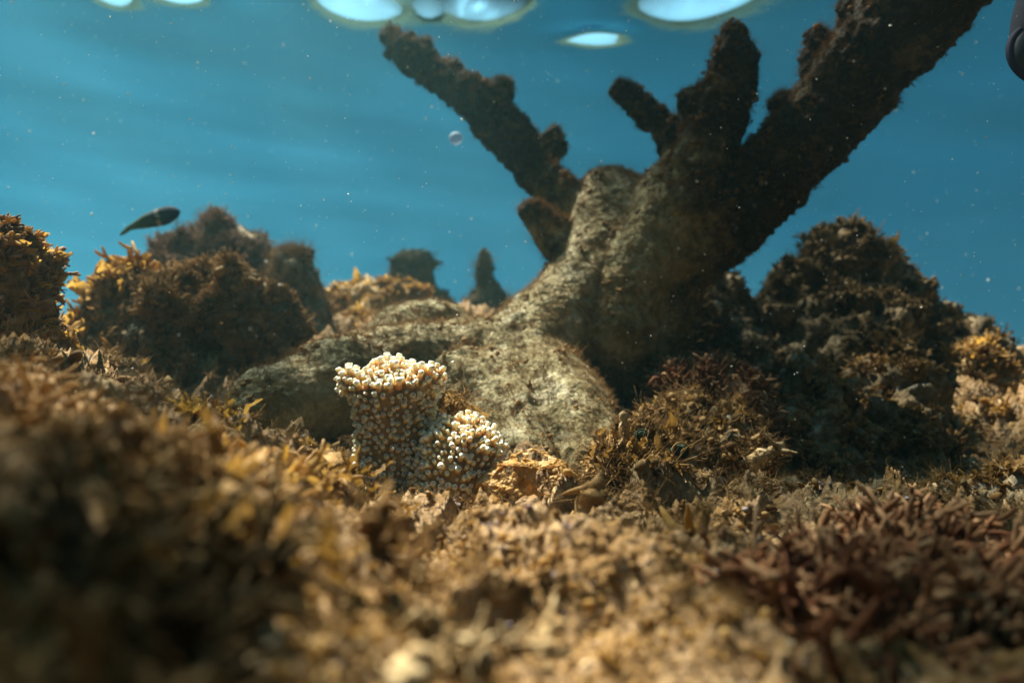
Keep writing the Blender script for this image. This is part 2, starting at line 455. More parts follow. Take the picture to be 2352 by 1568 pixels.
# heights are fitted as an angle above the horizon, so that nearby ground does not swing
rr = np.hypot(cp[:, 0], cp[:, 1]); W = np.linalg.solve(K, np.append(cp[:, 2] / rr, [0, 0, 0]))
def base_z(x, y):
    x = np.atleast_1d(x); y = np.atleast_1d(y); r = np.hypot(x, y)
    o = np.empty(len(x))
    for i in range(0, len(x), 50000):
        u = uv(x[i:i + 50000], y[i:i + 50000]); o[i:i + 50000] = tps(u, U) @ W[:nC] + W[nC] + u @ W[nC + 1:]
    z = o * r
    back = np.clip((-y / (r + 1e-9) + .1) * 2, 0, 1)      # behind the camera: level
    zb = -.09 - .25 * np.clip(r - .2, 0, 4)
    return z * (1 - back) + zb * back
def ground(x, y):
    z = base_z(x, y); r = np.hypot(x, y)
    p = np.stack([x, y, z], 1)
    n1 = fbm(p / .05, 4, 3); n2 = fbm(p / .014, 4, 9, ridge=True); w = worley(p / .022, 5)
    near = np.clip(r / .35, .35, 1.6); tot = np.clip(r / .2, .2, 1)
    web = np.clip(1 - np.abs(fbm(p / .034, 2, 15)) * 2.4, 0, 1) ** 2; web2 = np.clip(1 - np.abs(fbm(p / .013, 2, 16)) * 2.4, 0, 1) ** 2
    hump = np.clip(fbm(p / .085, 2, 61) + .1, -.3, 1)
    return z + tot * (hump * .024 * near + n1 * .015 * near + n2 * .0030 + (.45 - w) * .008 * near ** .5 + (web - .35) * .021 * near + (web2 - .3) * .0035)

th = np.concatenate([np.linspace(-math.pi, -.85, 60, endpoint=False), np.linspace(-.85, .85, 820), np.linspace(.85, math.pi, 61)[1:]])
rd = np.exp(np.concatenate([np.linspace(math.log(.03), math.log(.09), 20, endpoint=False), np.linspace(math.log(.09), math.log(2.0), 640, endpoint=False), np.linspace(math.log(2.0), math.log(11), 60)]))
TH, RD = np.meshgrid(th[:-1], rd)
gx, gy = (RD * np.sin(TH)).ravel(), (RD * np.cos(TH)).ravel()
gz = ground(gx, gy)
GV = np.stack([gx, gy, gz], 1)
nr, ntn = RD.shape
i = np.arange(nr - 1)[:, None] * ntn + np.arange(ntn)[None]; j = np.arange(nr - 1)[:, None] * ntn + (np.arange(ntn)[None] + 1) % ntn
GQ = np.stack([i, i + ntn, j + ntn, j], 2).reshape(-1, 4)
seabed = mesh_obj('seabed', GV, GQ, M_SEABED, None, True, .5 + .5 * fbm(GV / .04, 3, 30))
tag(seabed, 'rough brown reef seabed of crusted rubble and algae', 'seabed', kind='structure')

# ------------------------------------------------------------------ water surface overhead
SURF = 0.95
def wave(x, y):
    r = np.random.default_rng(5); z = np.zeros_like(x)
    for k in range(26):
        lam = r.uniform(.22, 1.3) ** 1.15; a = r.normal(-.2, .8)
        z += .0025 * lam ** .9 * np.sin(2 * math.pi / lam * (x * math.sin(a) + y * math.cos(a)) + r.random() * 7)
    # swells whose far sides let the sky through
    for px, py, wpx, h, sy in ((275, 6, 42, 0.028, 0.040), (430, 4, 65, 0.030, 0.036), (825, 19, 98, 0.043, 0.074), (985, 12, 16, 0.016, 0.032), (1125, 4, 85, 0.038, 0.060), (1570, 11, 130, 0.045, 0.074), (1365, 95, 65, 0.018, 0.018)):
        p = P(px, py, 1.0); p = p * SURF / p[2]; sx = wpx / F * p[1] * 1.05
        z += .9 * h * np.exp(-((x - p[0]) / sx) ** 2 * .7 - ((y - p[1] + sy) / sy) ** 2 * .5)
    return z
th2 = np.linspace(-math.pi, math.pi, 700, endpoint=False)
rd2 = np.exp(np.linspace(math.log(.02), math.log(11), 420))
TH, RD = np.meshgrid(th2, rd2); wx, wy = (RD * np.sin(TH)).ravel(), (RD * np.cos(TH)).ravel()
WV = np.stack([wx, wy, SURF + wave(wx, wy) * np.clip(2.2 / (RD.ravel() + 1e-6), 0, 1) ** 1.3], 1)
nr, ntn = RD.shape
i = np.arange(nr - 1)[:, None] * ntn + np.arange(ntn)[None]; j = np.arange(nr - 1)[:, None] * ntn + (np.arange(ntn)[None] + 1) % ntn
WQ = np.stack([i, i + ntn, j + ntn, j], 2).reshape(-1, 4)[:, ::-1]
# normals up: the faces are seen from below
def sun_crossing(pt):
    """where a sunbeam reaching pt crosses the water surface"""
    s = SUN_FROM; t = (SURF - pt[2]) / s.z
    return np.array([pt[0] + s.x * t, pt[1] + s.y * t])
# bright spots painted into the surface's transparency: (pixel, depth) of what they light, width in metres, strength
LIT_SPOTS = [((720, 1520), .145, .03, 2.0), ((1250, 1450), .2, .035, 1.2), ((1000, 1400), .22, .04, 1.0), ((200, 1110), .18, .05, 1.3), ((450, 1160), .25, .05, 1.1), ((620, 1250), .22, .03, .8), ((450, 690), .93, .09, 1.2), ((580, 730), .95, .05, .9), ((470, 590), 1.25, .08, .8), ((1100, 200), .86, .10, .9), ((1680, 100), .74, .06, .9), ((1880, 120), .72, .06, .9), ((1300, 700), .80, .10, .7), ((1000, 1250), .28, .05, .7), ((1350, 1500), .2, .05, .5), ((600, 700), .92, .08, .35), ((900, 790), .74, .08, .4), ((930, 860), .52, .035, 1.6), ((1070, 1020), .475, .030, 1.8), ((60, 1020), .19, .03, .9), ((250, 1060), .23, .03, .8), ((450, 1100), .3, .03, .7), ((690, 1110), .37, .025, .8), ((1180, 1180), .40, .05, 1.1), ((1150, 1330), .26, .045, 1.4), ((1000, 1530), .16, .04, 2.0),
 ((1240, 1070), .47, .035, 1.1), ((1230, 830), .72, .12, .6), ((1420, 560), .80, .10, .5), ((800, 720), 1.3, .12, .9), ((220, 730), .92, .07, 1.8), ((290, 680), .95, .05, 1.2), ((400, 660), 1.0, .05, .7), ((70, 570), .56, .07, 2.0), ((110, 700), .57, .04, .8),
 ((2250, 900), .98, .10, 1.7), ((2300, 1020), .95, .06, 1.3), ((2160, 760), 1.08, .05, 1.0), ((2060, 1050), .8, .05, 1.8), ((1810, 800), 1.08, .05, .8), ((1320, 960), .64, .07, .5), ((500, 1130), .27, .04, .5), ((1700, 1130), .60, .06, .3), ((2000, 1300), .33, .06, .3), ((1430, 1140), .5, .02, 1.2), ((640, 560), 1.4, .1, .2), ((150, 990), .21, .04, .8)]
shade = [((1950, 760), 1.1, .15, .6), ((2100, 1430), .22, .05, .3), ((1950, 1400), .25, .06, .35), ((2200, 1290), .32, .06, .5), ((1500, 1180), .45, .05, .35), ((100, 1480), .12, .04, .5), ((700, 1350), .2, .03, .5), ((2000, 1130), .7, .12, .5), ((1700, 620), .95, .20, .5), ((150, 1450), .12, .06, .9), ((1900, 1180), .62, .10, .7), ((600, 1050), .66, .09, .6), ((450, 880), .95, .08, .3)]  # dark spots painted into the same transparency, to shade chosen places
sun_mask = np.full(len(WV), 0.0)
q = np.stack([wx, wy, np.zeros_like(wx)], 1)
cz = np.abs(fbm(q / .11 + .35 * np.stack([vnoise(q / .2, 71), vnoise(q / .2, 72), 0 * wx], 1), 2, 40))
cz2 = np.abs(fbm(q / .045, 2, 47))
sun_mask += .11 + 1.0 * np.exp(-(cz / .09) ** 1) * (.4 + np.exp(-(cz2 / .12)))  # dappled sunlight painted as a noise pattern, independent of the wave shapes
for (pp, d, w, s_) in LIT_SPOTS:
    c = sun_crossing(P(*pp, d)); r2 = ((q[:, :2] - c) ** 2).sum(1)
    sun_mask += s_ * .62 * np.exp(-r2 / (2 * w * w)) * (.55 + .9 * np.exp(-cz2 / .15))
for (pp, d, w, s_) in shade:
    c = sun_crossing(P(*pp, d)); r2 = ((q[:, :2] - c) ** 2).sum(1)
    sun_mask *= 1 - s_ * np.exp(-r2 / (2 * w * w))
far_ = .25 + .75 * np.clip(.5 + 1.3 * vnoise(q / np.array([.22, .6, 1]), 91) + .6 * vnoise(q / np.array([.09, .3, 1]), 92), 0, 1)  # farther out, streaks painted into the transparency to shape light shafts
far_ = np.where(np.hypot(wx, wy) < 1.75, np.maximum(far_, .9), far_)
sun_mask = sun_mask + (far_ - sun_mask) * np.clip((np.hypot(wx, wy) - 1.40) / .12, 0, 1)
# the surface: passes light where looked at steeply, mirrors the water below at a glance
mw = bpy.data.materials.new('sea_surface'); mw.use_nodes = True
nt = mw.node_tree; nt.nodes.clear(); L = nt.links
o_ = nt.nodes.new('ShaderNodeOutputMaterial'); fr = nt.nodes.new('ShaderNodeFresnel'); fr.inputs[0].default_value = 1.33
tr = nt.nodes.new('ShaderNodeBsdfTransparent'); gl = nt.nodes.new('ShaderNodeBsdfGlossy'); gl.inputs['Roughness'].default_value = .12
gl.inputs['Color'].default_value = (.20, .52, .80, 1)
at = nt.nodes.new('ShaderNodeAttribute'); at.attribute_name = 'tint'  # on this mesh tint holds the painted sunlight mask
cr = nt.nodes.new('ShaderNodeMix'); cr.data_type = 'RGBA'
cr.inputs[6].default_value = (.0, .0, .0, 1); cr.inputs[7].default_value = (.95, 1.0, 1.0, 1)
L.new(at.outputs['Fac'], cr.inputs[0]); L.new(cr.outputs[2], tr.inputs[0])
mx = nt.nodes.new('ShaderNodeMixShader'); L.new(fr.outputs[0], mx.inputs[0]); L.new(tr.outputs[0], mx.inputs[1]); L.new(gl.outputs[0], mx.inputs[2])
nn = nt.nodes.new('ShaderNodeTexNoise'); nn.inputs['Scale'].default_value = 9; nn.inputs['Detail'].default_value = 4
tcn = nt.nodes.new('ShaderNodeTexCoord'); L.new(tcn.outputs['Object'], nn.inputs['Vector'])
bp = nt.nodes.new('ShaderNodeBump'); bp.inputs['Strength'].default_value = .12; bp.inputs['Distance'].default_value = .02
L.new(nn.outputs[0], bp.inputs['Height']); L.new(bp.outputs[0], gl.inputs['Normal'])
L.new(mx.outputs[0], o_.inputs[0])
water = mesh_obj('water', WV, WQ, mw, None, True, np.clip(sun_mask, 0, 1))
tag(water, 'rippled underside of the sea surface with bright sky showing through', 'water surface', kind='structure')

# ------------------------------------------------------------------ elkhorn coral
def ch(*pts): return dense([(P(a, b, d), r / F * d) for a, b, r, d in pts])
ELK = {
 'foot': [ch((604, 945, 84, .62), (680, 925, 108, .64), (780, 890, 112, .67), (880, 855, 112, .71), (1000, 850, 110, .74), (1120, 860, 120, .76)),
          ch((880, 790, 62, .74), (950, 752, 60, .78), (1020, 752, 55, .80), (1060, 790, 60, .80), (1150, 820, 90, .80)),
          ch((1180, 860, 130, .76), (1270, 930, 120, .70), (1330, 1000, 100, .64), (1370, 1070, 80, .60)),
          ch((960, 850, 100, .74), (1060, 830, 105, .77), (1160, 840, 110, .77)), ch((1060, 900, 110, .72), (1130, 960, 110, .69)), ch((1150, 900, 130, .74), (1180, 1010, 120, .66), (1200, 1080, 90, .60))],
 'trunk': [ch((1160, 880, 140, .76), (1230, 800, 125, .78), (1300, 720, 110, .80), (1370, 630, 105, .82), (1400, 540, 100, .84), (1410, 470, 88, .86)), ch((1400, 760, 110, .80), (1450, 650, 90, .79), (1490, 560, 80, .79), (1520, 470, 70, .80), (1560, 400, 60, .80)),
           ch((1440, 950, 60, .82), (1440, 840, 120, .86), (1450, 740, 140, .86), (1490, 620, 130, .84), (1540, 520, 110, .82))],
 'branch_a': [ch((1370, 510, 50, .86), (1310, 462, 44, .86), (1255, 415, 43, .87), (1200, 352, 46, .885), (1135, 280, 49, .90), (1070, 220, 42, .915), (1000, 170, 34, .93), (935, 120, 30, .94), (890, 84, 23, .95)),
              ch((1040, 180, 30, .92), (1030, 150, 16, .92)), ch((1130, 230, 38, .9), (1160, 205, 18, .9)), ch((1250, 375, 26, .88), (1268, 330, 22, .88), (1290, 345, 10, .88)), ch((965, 125, 18, .935), (975, 108, 12, .935))],
 'branch_b': [ch((1320, 560, 34, .83), (1262, 525, 32, .81), (1226, 488, 22, .80)), ch((1275, 555, 24, .81), (1258, 575, 14, .8))],
 'branch_c': [ch((1590, 420, 60, .82), (1545, 305, 32, .84), (1495, 262, 27, .85), (1450, 225, 22, .86), (1428, 208, 14, .86))],
 'branch_d': [ch((1560, 500, 105, .80), (1606, 410, 84, .78), (1632, 315, 70, .77), (1664, 230, 57, .76), (1684, 150, 46, .75), (1682, 90, 34, .74)), ch((1590, 240, 36, .77), (1610, 215, 22, .77))],
 'branch_e': [ch((1540, 560, 125, .82), (1665, 486, 108, .80), (1766, 406, 90, .77), (1862, 318, 84, .74), (1935, 220, 96, .71), (2005, 132, 106, .68), (2090, 40, 116, .65), (2150, -60, 130, .62), (2220, -180, 130, .6)),
              ch((1822, 280, 36, .75), (1800, 238, 24, .75)), ch((1880, 170, 42, .72), (1882, 90, 24, .71), (1880, 70, 16, .71)), ch((1960, 60, 40, .69), (1955, 20, 24, .68), (1950, -10, 18, .68))],
}
keys = list(ELK)
# ragged teeth under the branches
rg = np.random.default_rng(3)
def teeth(line, n, key, r0=9, out=16):
    pts = np.array(line, float); seg = rg.integers(0, len(pts) - 1, n); t = rg.random(n)
    for s_, tt in zip(seg, t):
        p = pts[s_] * (1 - tt) + pts[s_ + 1] * tt; r = rg.uniform(.6, 1.3) * r0
        ELK[key].append(ch((p[0] - 6, p[1] - 12, r * 1.3, p[2]), (p[0] + rg.uniform(0, 6), p[1] + rg.uniform(0, out), r * .75, p[2])))
teeth([(1430, 860, .80), (1560, 700, .80), (1640, 590, .80), (1725, 500, .78), (1785, 430, .76), (1830, 370, .75), (1950, 270, .72), (2050, 180, .69), (2150, 110, .66), (2240, 30, .64)], 30, 'branch_e', 11, 14)
teeth([(880, 125, .95), (950, 175, .935), (1040, 258, .92), (1120, 326, .9), (1180, 366, .89), (1225, 436, .875)], 20, 'branch_a', 6, 8)
teeth([(1230, 530, .79), (1250, 570, .8)], 5, 'branch_b', 8, 8)
def lean(c):
    """the coral leans away from the camera as it rises"""
    c = c.copy(); k = 1 + .42 * np.clip(c[:, 2], 0, .34); return c * k[:, None]
sph = [lean(np.vstack(ELK[k])) for k in keys]
allsph = np.vstack(sph); owner = np.repeat(np.arange(len(keys)), [len(s_) for s_ in sph])
EV, EQ = remesh(allsph, .0027, 5)
N = vnormals(EV, EQ)
EV0 = EV
own = np.empty(len(EV), int)
for i0 in range(0, len(EV), 4000):
    dd = np.linalg.norm(EV[i0:i0 + 4000, None] - allsph[None, :, :3], axis=2) / allsph[None, :, 3]
    own[i0:i0 + 4000] = owner[dd.argmin(1)]
fo = np.median(own[EQ], axis=1).astype(int)
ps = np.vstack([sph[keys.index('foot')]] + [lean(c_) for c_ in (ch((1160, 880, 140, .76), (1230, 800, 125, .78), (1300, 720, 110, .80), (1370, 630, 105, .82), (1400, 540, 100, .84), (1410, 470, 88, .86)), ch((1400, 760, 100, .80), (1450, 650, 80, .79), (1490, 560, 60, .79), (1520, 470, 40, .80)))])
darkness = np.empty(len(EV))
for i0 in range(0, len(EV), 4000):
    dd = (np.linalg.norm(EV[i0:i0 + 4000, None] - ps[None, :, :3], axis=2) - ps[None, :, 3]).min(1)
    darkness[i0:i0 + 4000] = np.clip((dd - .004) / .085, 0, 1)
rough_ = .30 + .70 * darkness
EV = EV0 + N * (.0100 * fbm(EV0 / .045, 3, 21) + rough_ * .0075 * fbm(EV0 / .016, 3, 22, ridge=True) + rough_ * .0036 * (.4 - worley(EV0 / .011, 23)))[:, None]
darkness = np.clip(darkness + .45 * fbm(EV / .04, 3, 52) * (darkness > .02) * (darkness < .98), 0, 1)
elk = thing('elkhorn_coral', 'huge dead elkhorn coral covered in brown turf, its thick branches reaching up to the right', 'coral')
rng = np.random.default_rng(77)
EN = vnormals(EV, EQ)
tk_ = keys.index('trunk')
for k in range(len(keys)):          # loose scraps of a part go to the trunk they sit in
    ff = np.where(fo == k)[0]; q_ = EQ[ff]; lab = np.arange(len(EV))
    for _ in range(400):
        m_ = lab[q_].min(1); new = lab.copy()
        for c_ in range(4): np.minimum.at(new, q_[:, c_], m_)
        new = new[new]
        if (new == lab).all(): break
        lab = new
    L_, cnt = np.unique(lab[q_[:, 0]], return_counts=True)
    fo[ff[lab[q_[:, 0]] != L_[cnt.argmax()]]] = tk_ if k != tk_ else keys.index('foot')
for k, nm in enumerate(keys):
    v, f = subset(EV, EQ, fo == k)
    pale = nm in ('foot', 'trunk')
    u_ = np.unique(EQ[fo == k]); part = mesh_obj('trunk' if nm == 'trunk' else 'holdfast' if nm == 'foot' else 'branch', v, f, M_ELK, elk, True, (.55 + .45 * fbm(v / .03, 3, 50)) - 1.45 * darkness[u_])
    if nm == 'foot': part['label'] = 'broad sunlit base spreading over the reef'
    if nm == 'branch_e': part['label'] = 'thickest dark branch running out at the top right'
    if nm == 'branch_a': part['label'] = 'long slender branch leaning to the left'
    area = len(f)
    def msk(c, nn): return np.clip(.35 + nn[:, 2], .12, 1)
    n = int(area * (.20 if pale else .16))
    pt, nd = sample(v, f, n, rng, msk)
    dr = nd + .7 * rng.normal(size=nd.shape) * .5 + np.array([0, 0, .3])
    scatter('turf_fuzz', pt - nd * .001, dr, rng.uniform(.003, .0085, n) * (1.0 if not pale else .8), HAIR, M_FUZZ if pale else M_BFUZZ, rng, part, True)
    n = int(area * (.004 if pale else .035))
    pt, nd = sample(v, f, n, rng, lambda c, nn: np.clip(nn[:, 2] + .1, .04, 1) * (fbm(c / .03, 2, 60) > .0))
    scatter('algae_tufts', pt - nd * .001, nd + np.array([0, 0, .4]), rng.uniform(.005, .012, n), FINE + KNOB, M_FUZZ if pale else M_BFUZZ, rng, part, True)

# ------------------------------------------------------------------ mounds, boulders and pillars of the reef
def mound(name, label, cat, spheres, voxel, rock, coats, seed, amp=.010, sc=.03, body='rock', group=None, smooth=4):
    rng = np.random.default_rng(seed)
    V, Q = remesh(np.vstack(spheres), voxel, smooth)
    N = vnormals(V, Q)
    V = V + N * (amp * .9 * fbm(V / sc, 4, seed) + amp * .75 * fbm(V / (sc * .4), 3, seed + 5, ridge=True) + amp * .8 * (.4 - worley(V / (sc * .55), seed + 9)))[:, None]
    t = thing(name, label, cat, group)
    b = mesh_obj(body, V, Q, rock, t, True, .5 + .5 * fbm(V / (sc * 1.3), 3, seed + 3))
    for (nm, temps, mat, n, s0, s1, up, fn) in coats:
        pt, nd = sample(V, Q, n, rng, lambda c, nn: fn(c, nn) * np.where(fbm(c / (sc * .8), 2, seed + 31) > -.12, 1, .12))
        big_ = np.clip(.95 + 1.1 * fbm(pt / (sc * .6), 2, seed + 41), .45, 1.9)
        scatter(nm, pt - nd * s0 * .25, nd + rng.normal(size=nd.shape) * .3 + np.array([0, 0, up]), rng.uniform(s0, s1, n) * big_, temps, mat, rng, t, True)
    return t
UPF = lambda c, nn: np.clip(nn[:, 2] + .25, .02, 1)
ALLF = lambda c, nn: np.clip(nn[:, 2] + .8, .05, 1)
FRONT = lambda c, nn: np.clip(-nn[:, 1] + .6, .02, 1) * np.clip(nn[:, 2] + .9, .05, 1)

mound('reef_pillar', 'tall crusty pillar with orange lit tip at the left edge', 'reef rock',
      [ch((10, 570, 45, .55), (20, 640, 80, .56), (10, 740, 95, .57), (30, 840, 100, .58), (60, 920, 110, .6)), ch((60, 820, 60, .58), (100, 880, 50, .6))], .0035, M_ROCK,
      [('algae_turf', STUB + BLADE, M_GOLD, 420, .009, .018, .3, lambda c, nn: np.clip(nn[:, 2] + nn[:, 0] * .4 + .2, .02, 1)), ('dark_turf', BUSH + STUB, M_PINKTURF, 900, .008, .016, .2, ALLF)], 101)
mound('reef_lump', 'small bumpy orange knob low at the left edge beneath the pillar', 'reef rock',
      [ch((5, 860, 30, .42), (20, 900, 42, .42), (10, 950, 50, .42))], .0025, M_PALEROCK,
      [('algae_turf', KNOB + STUB, M_GOLD, 260, .006, .011, .3, UPF)], 102, amp=.005, sc=.015)
mound('algae_mound', 'big round brown algae mound with a yellow fringe on its left', 'algae mound',
      [ch((430, 800, 150, .92), (520, 780, 120, .92)), ch((300, 760, 70, .90), (290, 690, 40, .92), (300, 660, 25, .92)), ch((540, 690, 55, .92), (600, 760, 60, .92)), ch((200, 790, 45, .88), (260, 800, 70, .88)), ch((400, 900, 130, .9), (520, 890, 110, .9))], .006, M_ROCK,
      [('algae_turf', BUSH + FINE + LUMP, M_TURF, 4370, 0.0074, 0.0174, .4, FRONT), ('curly_turf', FINE + BUSH, M_TURF, 1710, 0.0087, 0.0186, .5, UPF),
       ('yellow_fringe', BLADE + BUSH, M_GOLD, 260, 0.024, 0.044, .3, lambda c, nn: np.clip(nn[:, 2] + .3, 0, 1) * (c[:, 0] < P(300, 700, .9)[0]) * (nn[:, 0] < .3))], 103, amp=0.036, sc=0.075)
mound('algae_mound', 'pinkish brown bushy mound under the fish, beside the dark round boulder', 'algae mound',
      [ch((420, 620, 55, 1.25), (490, 600, 62, 1.25), (560, 620, 60, 1.25)), ch((400, 690, 70, 1.25), (520, 700, 110, 1.25), (610, 720, 90, 1.25)), ch((430, 560, 25, 1.25), (440, 600, 40, 1.25))], .008, M_ROCK,
      [('algae_turf', FINE, M_PINKTURF, 4140, 0.0112, 0.0211, .5, ALLF)], 104, amp=0.034, sc=0.075)
mound('boulder', 'dark smooth rounded boulder right of the bushy pinkish mound', 'reef rock',
      [ch((672, 620, 50, 1.2), (680, 690, 62, 1.2), (690, 760, 70, 1.2), (640, 800, 80, 1.2))], .006, M_ROCK,
      [('turf_fuzz', HAIR, M_FUZZ, 1500, .008, .018, .2, UPF), ('algae_turf', KNOB, M_DARKTURF, 260, .008, .016, .3, UPF)], 105, amp=.012, sc=.05)
mound('rubble_ridge', 'sunlit golden rubble ridge behind the coral hump, left of the far pillars', 'reef rock',
      [ch((690, 790, 50, 1.3), (760, 740, 55, 1.32), (830, 720, 50, 1.35), (890, 700, 45, 1.38), (950, 700, 35, 1.4)), ch((790, 680, 30, 1.35), (880, 660, 22, 1.38)), ch((760, 690, 28, 1.3), (720, 700, 18, 1.3)), ch((860, 740, 50, 1.3), (760, 810, 70, 1.25))], .008, M_PALEROCK,
      [('algae_turf', BLADE + STUB, M_GOLD, 1260, 0.0084, 0.0180, .4, UPF), ('dark_turf', STUB + KNOB, M_TURF, 1620, 0.0072, 0.0168, .3, ALLF)], 106, amp=0.035, sc=0.07)
mound('far_pillar', 'dark stubby pillar with a slanted flat top, left of the two beyond the ridge', 'reef rock',
      [ch((930, 600, 28, 1.9), (960, 610, 30, 1.9), (965, 660, 38, 1.9), (960, 720, 60, 1.9)), ch((915, 610, 22, 1.9), (930, 650, 40, 1.9)), ch((1000, 690, 26, 1.88), (1030, 740, 40, 1.88))], .012, M_DARKTURF,
      [('algae_turf', KNOB + HAIR, M_DARKTURF, 350, .015, .03, .2, ALLF)], 107, amp=.010, sc=.08, group='dark pillars beyond the ridge')
mound('far_pillar', 'thin dark post-like pillar on a wider foot, right of the two beyond the ridge', 'reef rock',
      [ch((1112, 590, 19, 1.9), (1114, 640, 20, 1.9), (1125, 680, 34, 1.9), (1110, 730, 60, 1.9)), ch((1090, 700, 22, 1.9), (1070, 730, 30, 1.9)), ch((1150, 680, 14, 1.9), (1150, 700, 18, 1.9))], .012, M_DARKTURF,
      [('algae_turf', KNOB + HAIR, M_DARKTURF, 350, .012, .026, .2, ALLF)], 108, amp=.006, sc=.07, group='dark pillars beyond the ridge')
mound('boulder', 'pale lumpy boulder speckled grey at the foot of the big brown mound', 'reef rock',
      [ch((250, 880, 45, .66), (290, 900, 50, .66), (240, 940, 60, .66)), ch((330, 930, 45, .62), (290, 950, 40, .6))], .004, M_PALEROCK,
      [('algae_turf', KNOB + STUB, M_PALEROCK, 500, .004, .009, .3, UPF), ('turf_fuzz', HAIR, M_FUZZ, 700, .005, .010, .3, ALLF)], 109, amp=.008, sc=.025)
mound('reef_mound', 'black shaded mound just behind the right flank of the elkhorn coral', 'algae mound',
      [ch((1560, 690, 60, 1.15), (1650, 690, 62, 1.15), (1640, 780, 95, 1.15), (1680, 850, 100, 1.1)), ch((1540, 800, 120, 1.1), (1560, 880, 90, 1.05))], .008, M_ROCK,
      [('algae_turf', BUSH + STUB, M_DARKTURF, 1920, 0.0078, 0.0169, .3, ALLF)], 110, amp=0.03, sc=0.07)
mound('reef_mound', 'tall jagged mound with a ragged peak standing right of the elkhorn coral', 'algae mound',
      [ch((1930, 575, 30, 1.15), (1940, 610, 48, 1.15), (1950, 690, 85, 1.15), (1950, 800, 150, 1.12), (1930, 900, 180, 1.1)), ch((1880, 640, 30, 1.15), (1850, 690, 45, 1.15), (1800, 740, 40, 1.12), (1790, 810, 50, 1.1)),
       ch((2030, 660, 34, 1.15), (2060, 720, 60, 1.15), (2110, 800, 80, 1.12)), ch((2130, 735, 36, 1.12), (2190, 810, 50, 1.1), (2230, 880, 70, 1.08)), ch((2150, 745, 34, 1.1), (2150, 800, 60, 1.1), (2200, 880, 80, 1.1)), ch((1975, 585, 16, 1.14), (1990, 620, 30, 1.15))], .008, M_ROCK,
      [('algae_turf', FINE + KNOB + LUMP + BUSH, M_DARKTURF, 4940, 0.0084, 0.0192, .4, ALLF), ('curly_turf', FINE + BLADE, M_DARKTURF, 950, 0.0096, 0.0204, .5, UPF)], 111, amp=0.045, sc=0.09)
mound('reef_slope', 'sunlit crumbly slope falling to the right edge beside the jagged mound', 'reef rock',
      [ch((2200, 850, 50, 1.02), (2270, 915, 80, 1.0), (2330, 1010, 100, .98), (2250, 1020, 90, .95), (2180, 1080, 90, .9)), ch((2345, 900, 40, 1.1), (2400, 960, 90, 1.05), (2420, 1050, 100, 1.0))], .007, M_PALEROCK,
      [('algae_turf', STUB + KNOB + BLADE, M_GOLD, 2700, 0.0060, 0.0132, .3, FRONT), ('pale_turf', KNOB, M_PALEROCK, 1620, 0.0060, 0.0120, .3, FRONT), ('dark_turf', BUSH, M_TURF, 1260, 0.0072, 0.0156, .3, ALLF)], 112, amp=0.035, sc=0.06)
mound('reef_rubble', 'tan lumpy rubble in dim light below the jagged mound', 'reef rock',
      [ch((1830, 870, 30, .85), (1900, 960, 70, .82), (1850, 1010, 80, .8)), ch((2010, 870, 45, .9), (2060, 930, 70, .88), (2050, 1030, 90, .84), (2120, 1100, 80, .8)), ch((1980, 1060, 60, .8), (1960, 1110, 60, .76)), ch((2010, 850, 20, .9), (2025, 835, 10, .9))], .006, M_ROCK,
      [('algae_turf', BUSH + BLADE + STUB, M_TURF, 2890, 0.0060, 0.0144, .4, ALLF), ('pale_turf', KNOB, M_PALEROCK, 374, 0.0048, 0.0108, .3, UPF)], 113, amp=0.035, sc=0.06)
mound('algae_rock', 'low rock with olive and red algae right of the elkhorn coral base', 'reef rock',
      [ch((1500, 1010, 40, .62), (1570, 990, 34, .64), (1640, 1015, 44, .62), (1700, 1075, 50, .6), (1560, 1100, 80, .58)), ch((1480, 985, 22, .63), (1530, 960, 30, .66), (1600, 955, 24, .66)), ch((1660, 970, 26, .64), (1700, 1000, 34, .62), (1620, 1060, 60, .6)), ch((1740, 1060, 36, .58), (1770, 1060, 16, .57)), ch((1450, 1060, 60, .56), (1420, 1100, 50, .54))], .0035, M_ROCK,
      [('olive_algae', BLADE + KNOB + LUMP, M_TURF, 3040, 0.0042, 0.0105, .4, ALLF), ('fine_algae', HAIR + FINE, M_FUZZ, 2080, 0.0056, 0.0126, .4, ALLF), ('pale_turf', KNOB, M_PALEROCK, 384, 0.0028, 0.0056, .4, UPF)], 114, amp=0.018, sc=0.03)
mound('red_algae', 'rusty red curly algae clump in the shade right of the coral base', 'algae',
      [ch((1560, 900, 50, .78), (1640, 900, 60, .78), (1700, 940, 60, .76)), ch((1560, 860, 10, .76), (1610, 870, 14, .76))], .005, M_RED,
      [('fronds', STUB + FINE, M_RED, 1000, .008, .020, .4, ALLF)], 115, amp=.010, sc=.03, body='clump')
mound('reef_rubble', 'long dark brown rubble bank behind the foreground at the right edge', 'reef rock',
      [ch((1800, 1180, 60, .64), (1950, 1190, 50, .62), (2100, 1180, 60, .60), (2250, 1170, 60, .56), (2400, 1180, 70, .54))], .005, M_ROCK,
      [('algae_turf', FINE + BLADE + HAIR, M_TURF, 2080, 0.0048, 0.0120, .4, ALLF)], 116, amp=0.02, sc=0.04)
mound('boulder', 'flat dark slab with pale tip jutting in at the right edge', 'reef rock',
      [ch((2275, 1210, 14, .42), (2330, 1212, 26, .42), (2400, 1225, 36, .42))], .0025, M_ROCK,
      [('turf_fuzz', HAIR, M_FUZZ, 300, .004, .008, .2, ALLF)], 117, amp=.004, sc=.02)

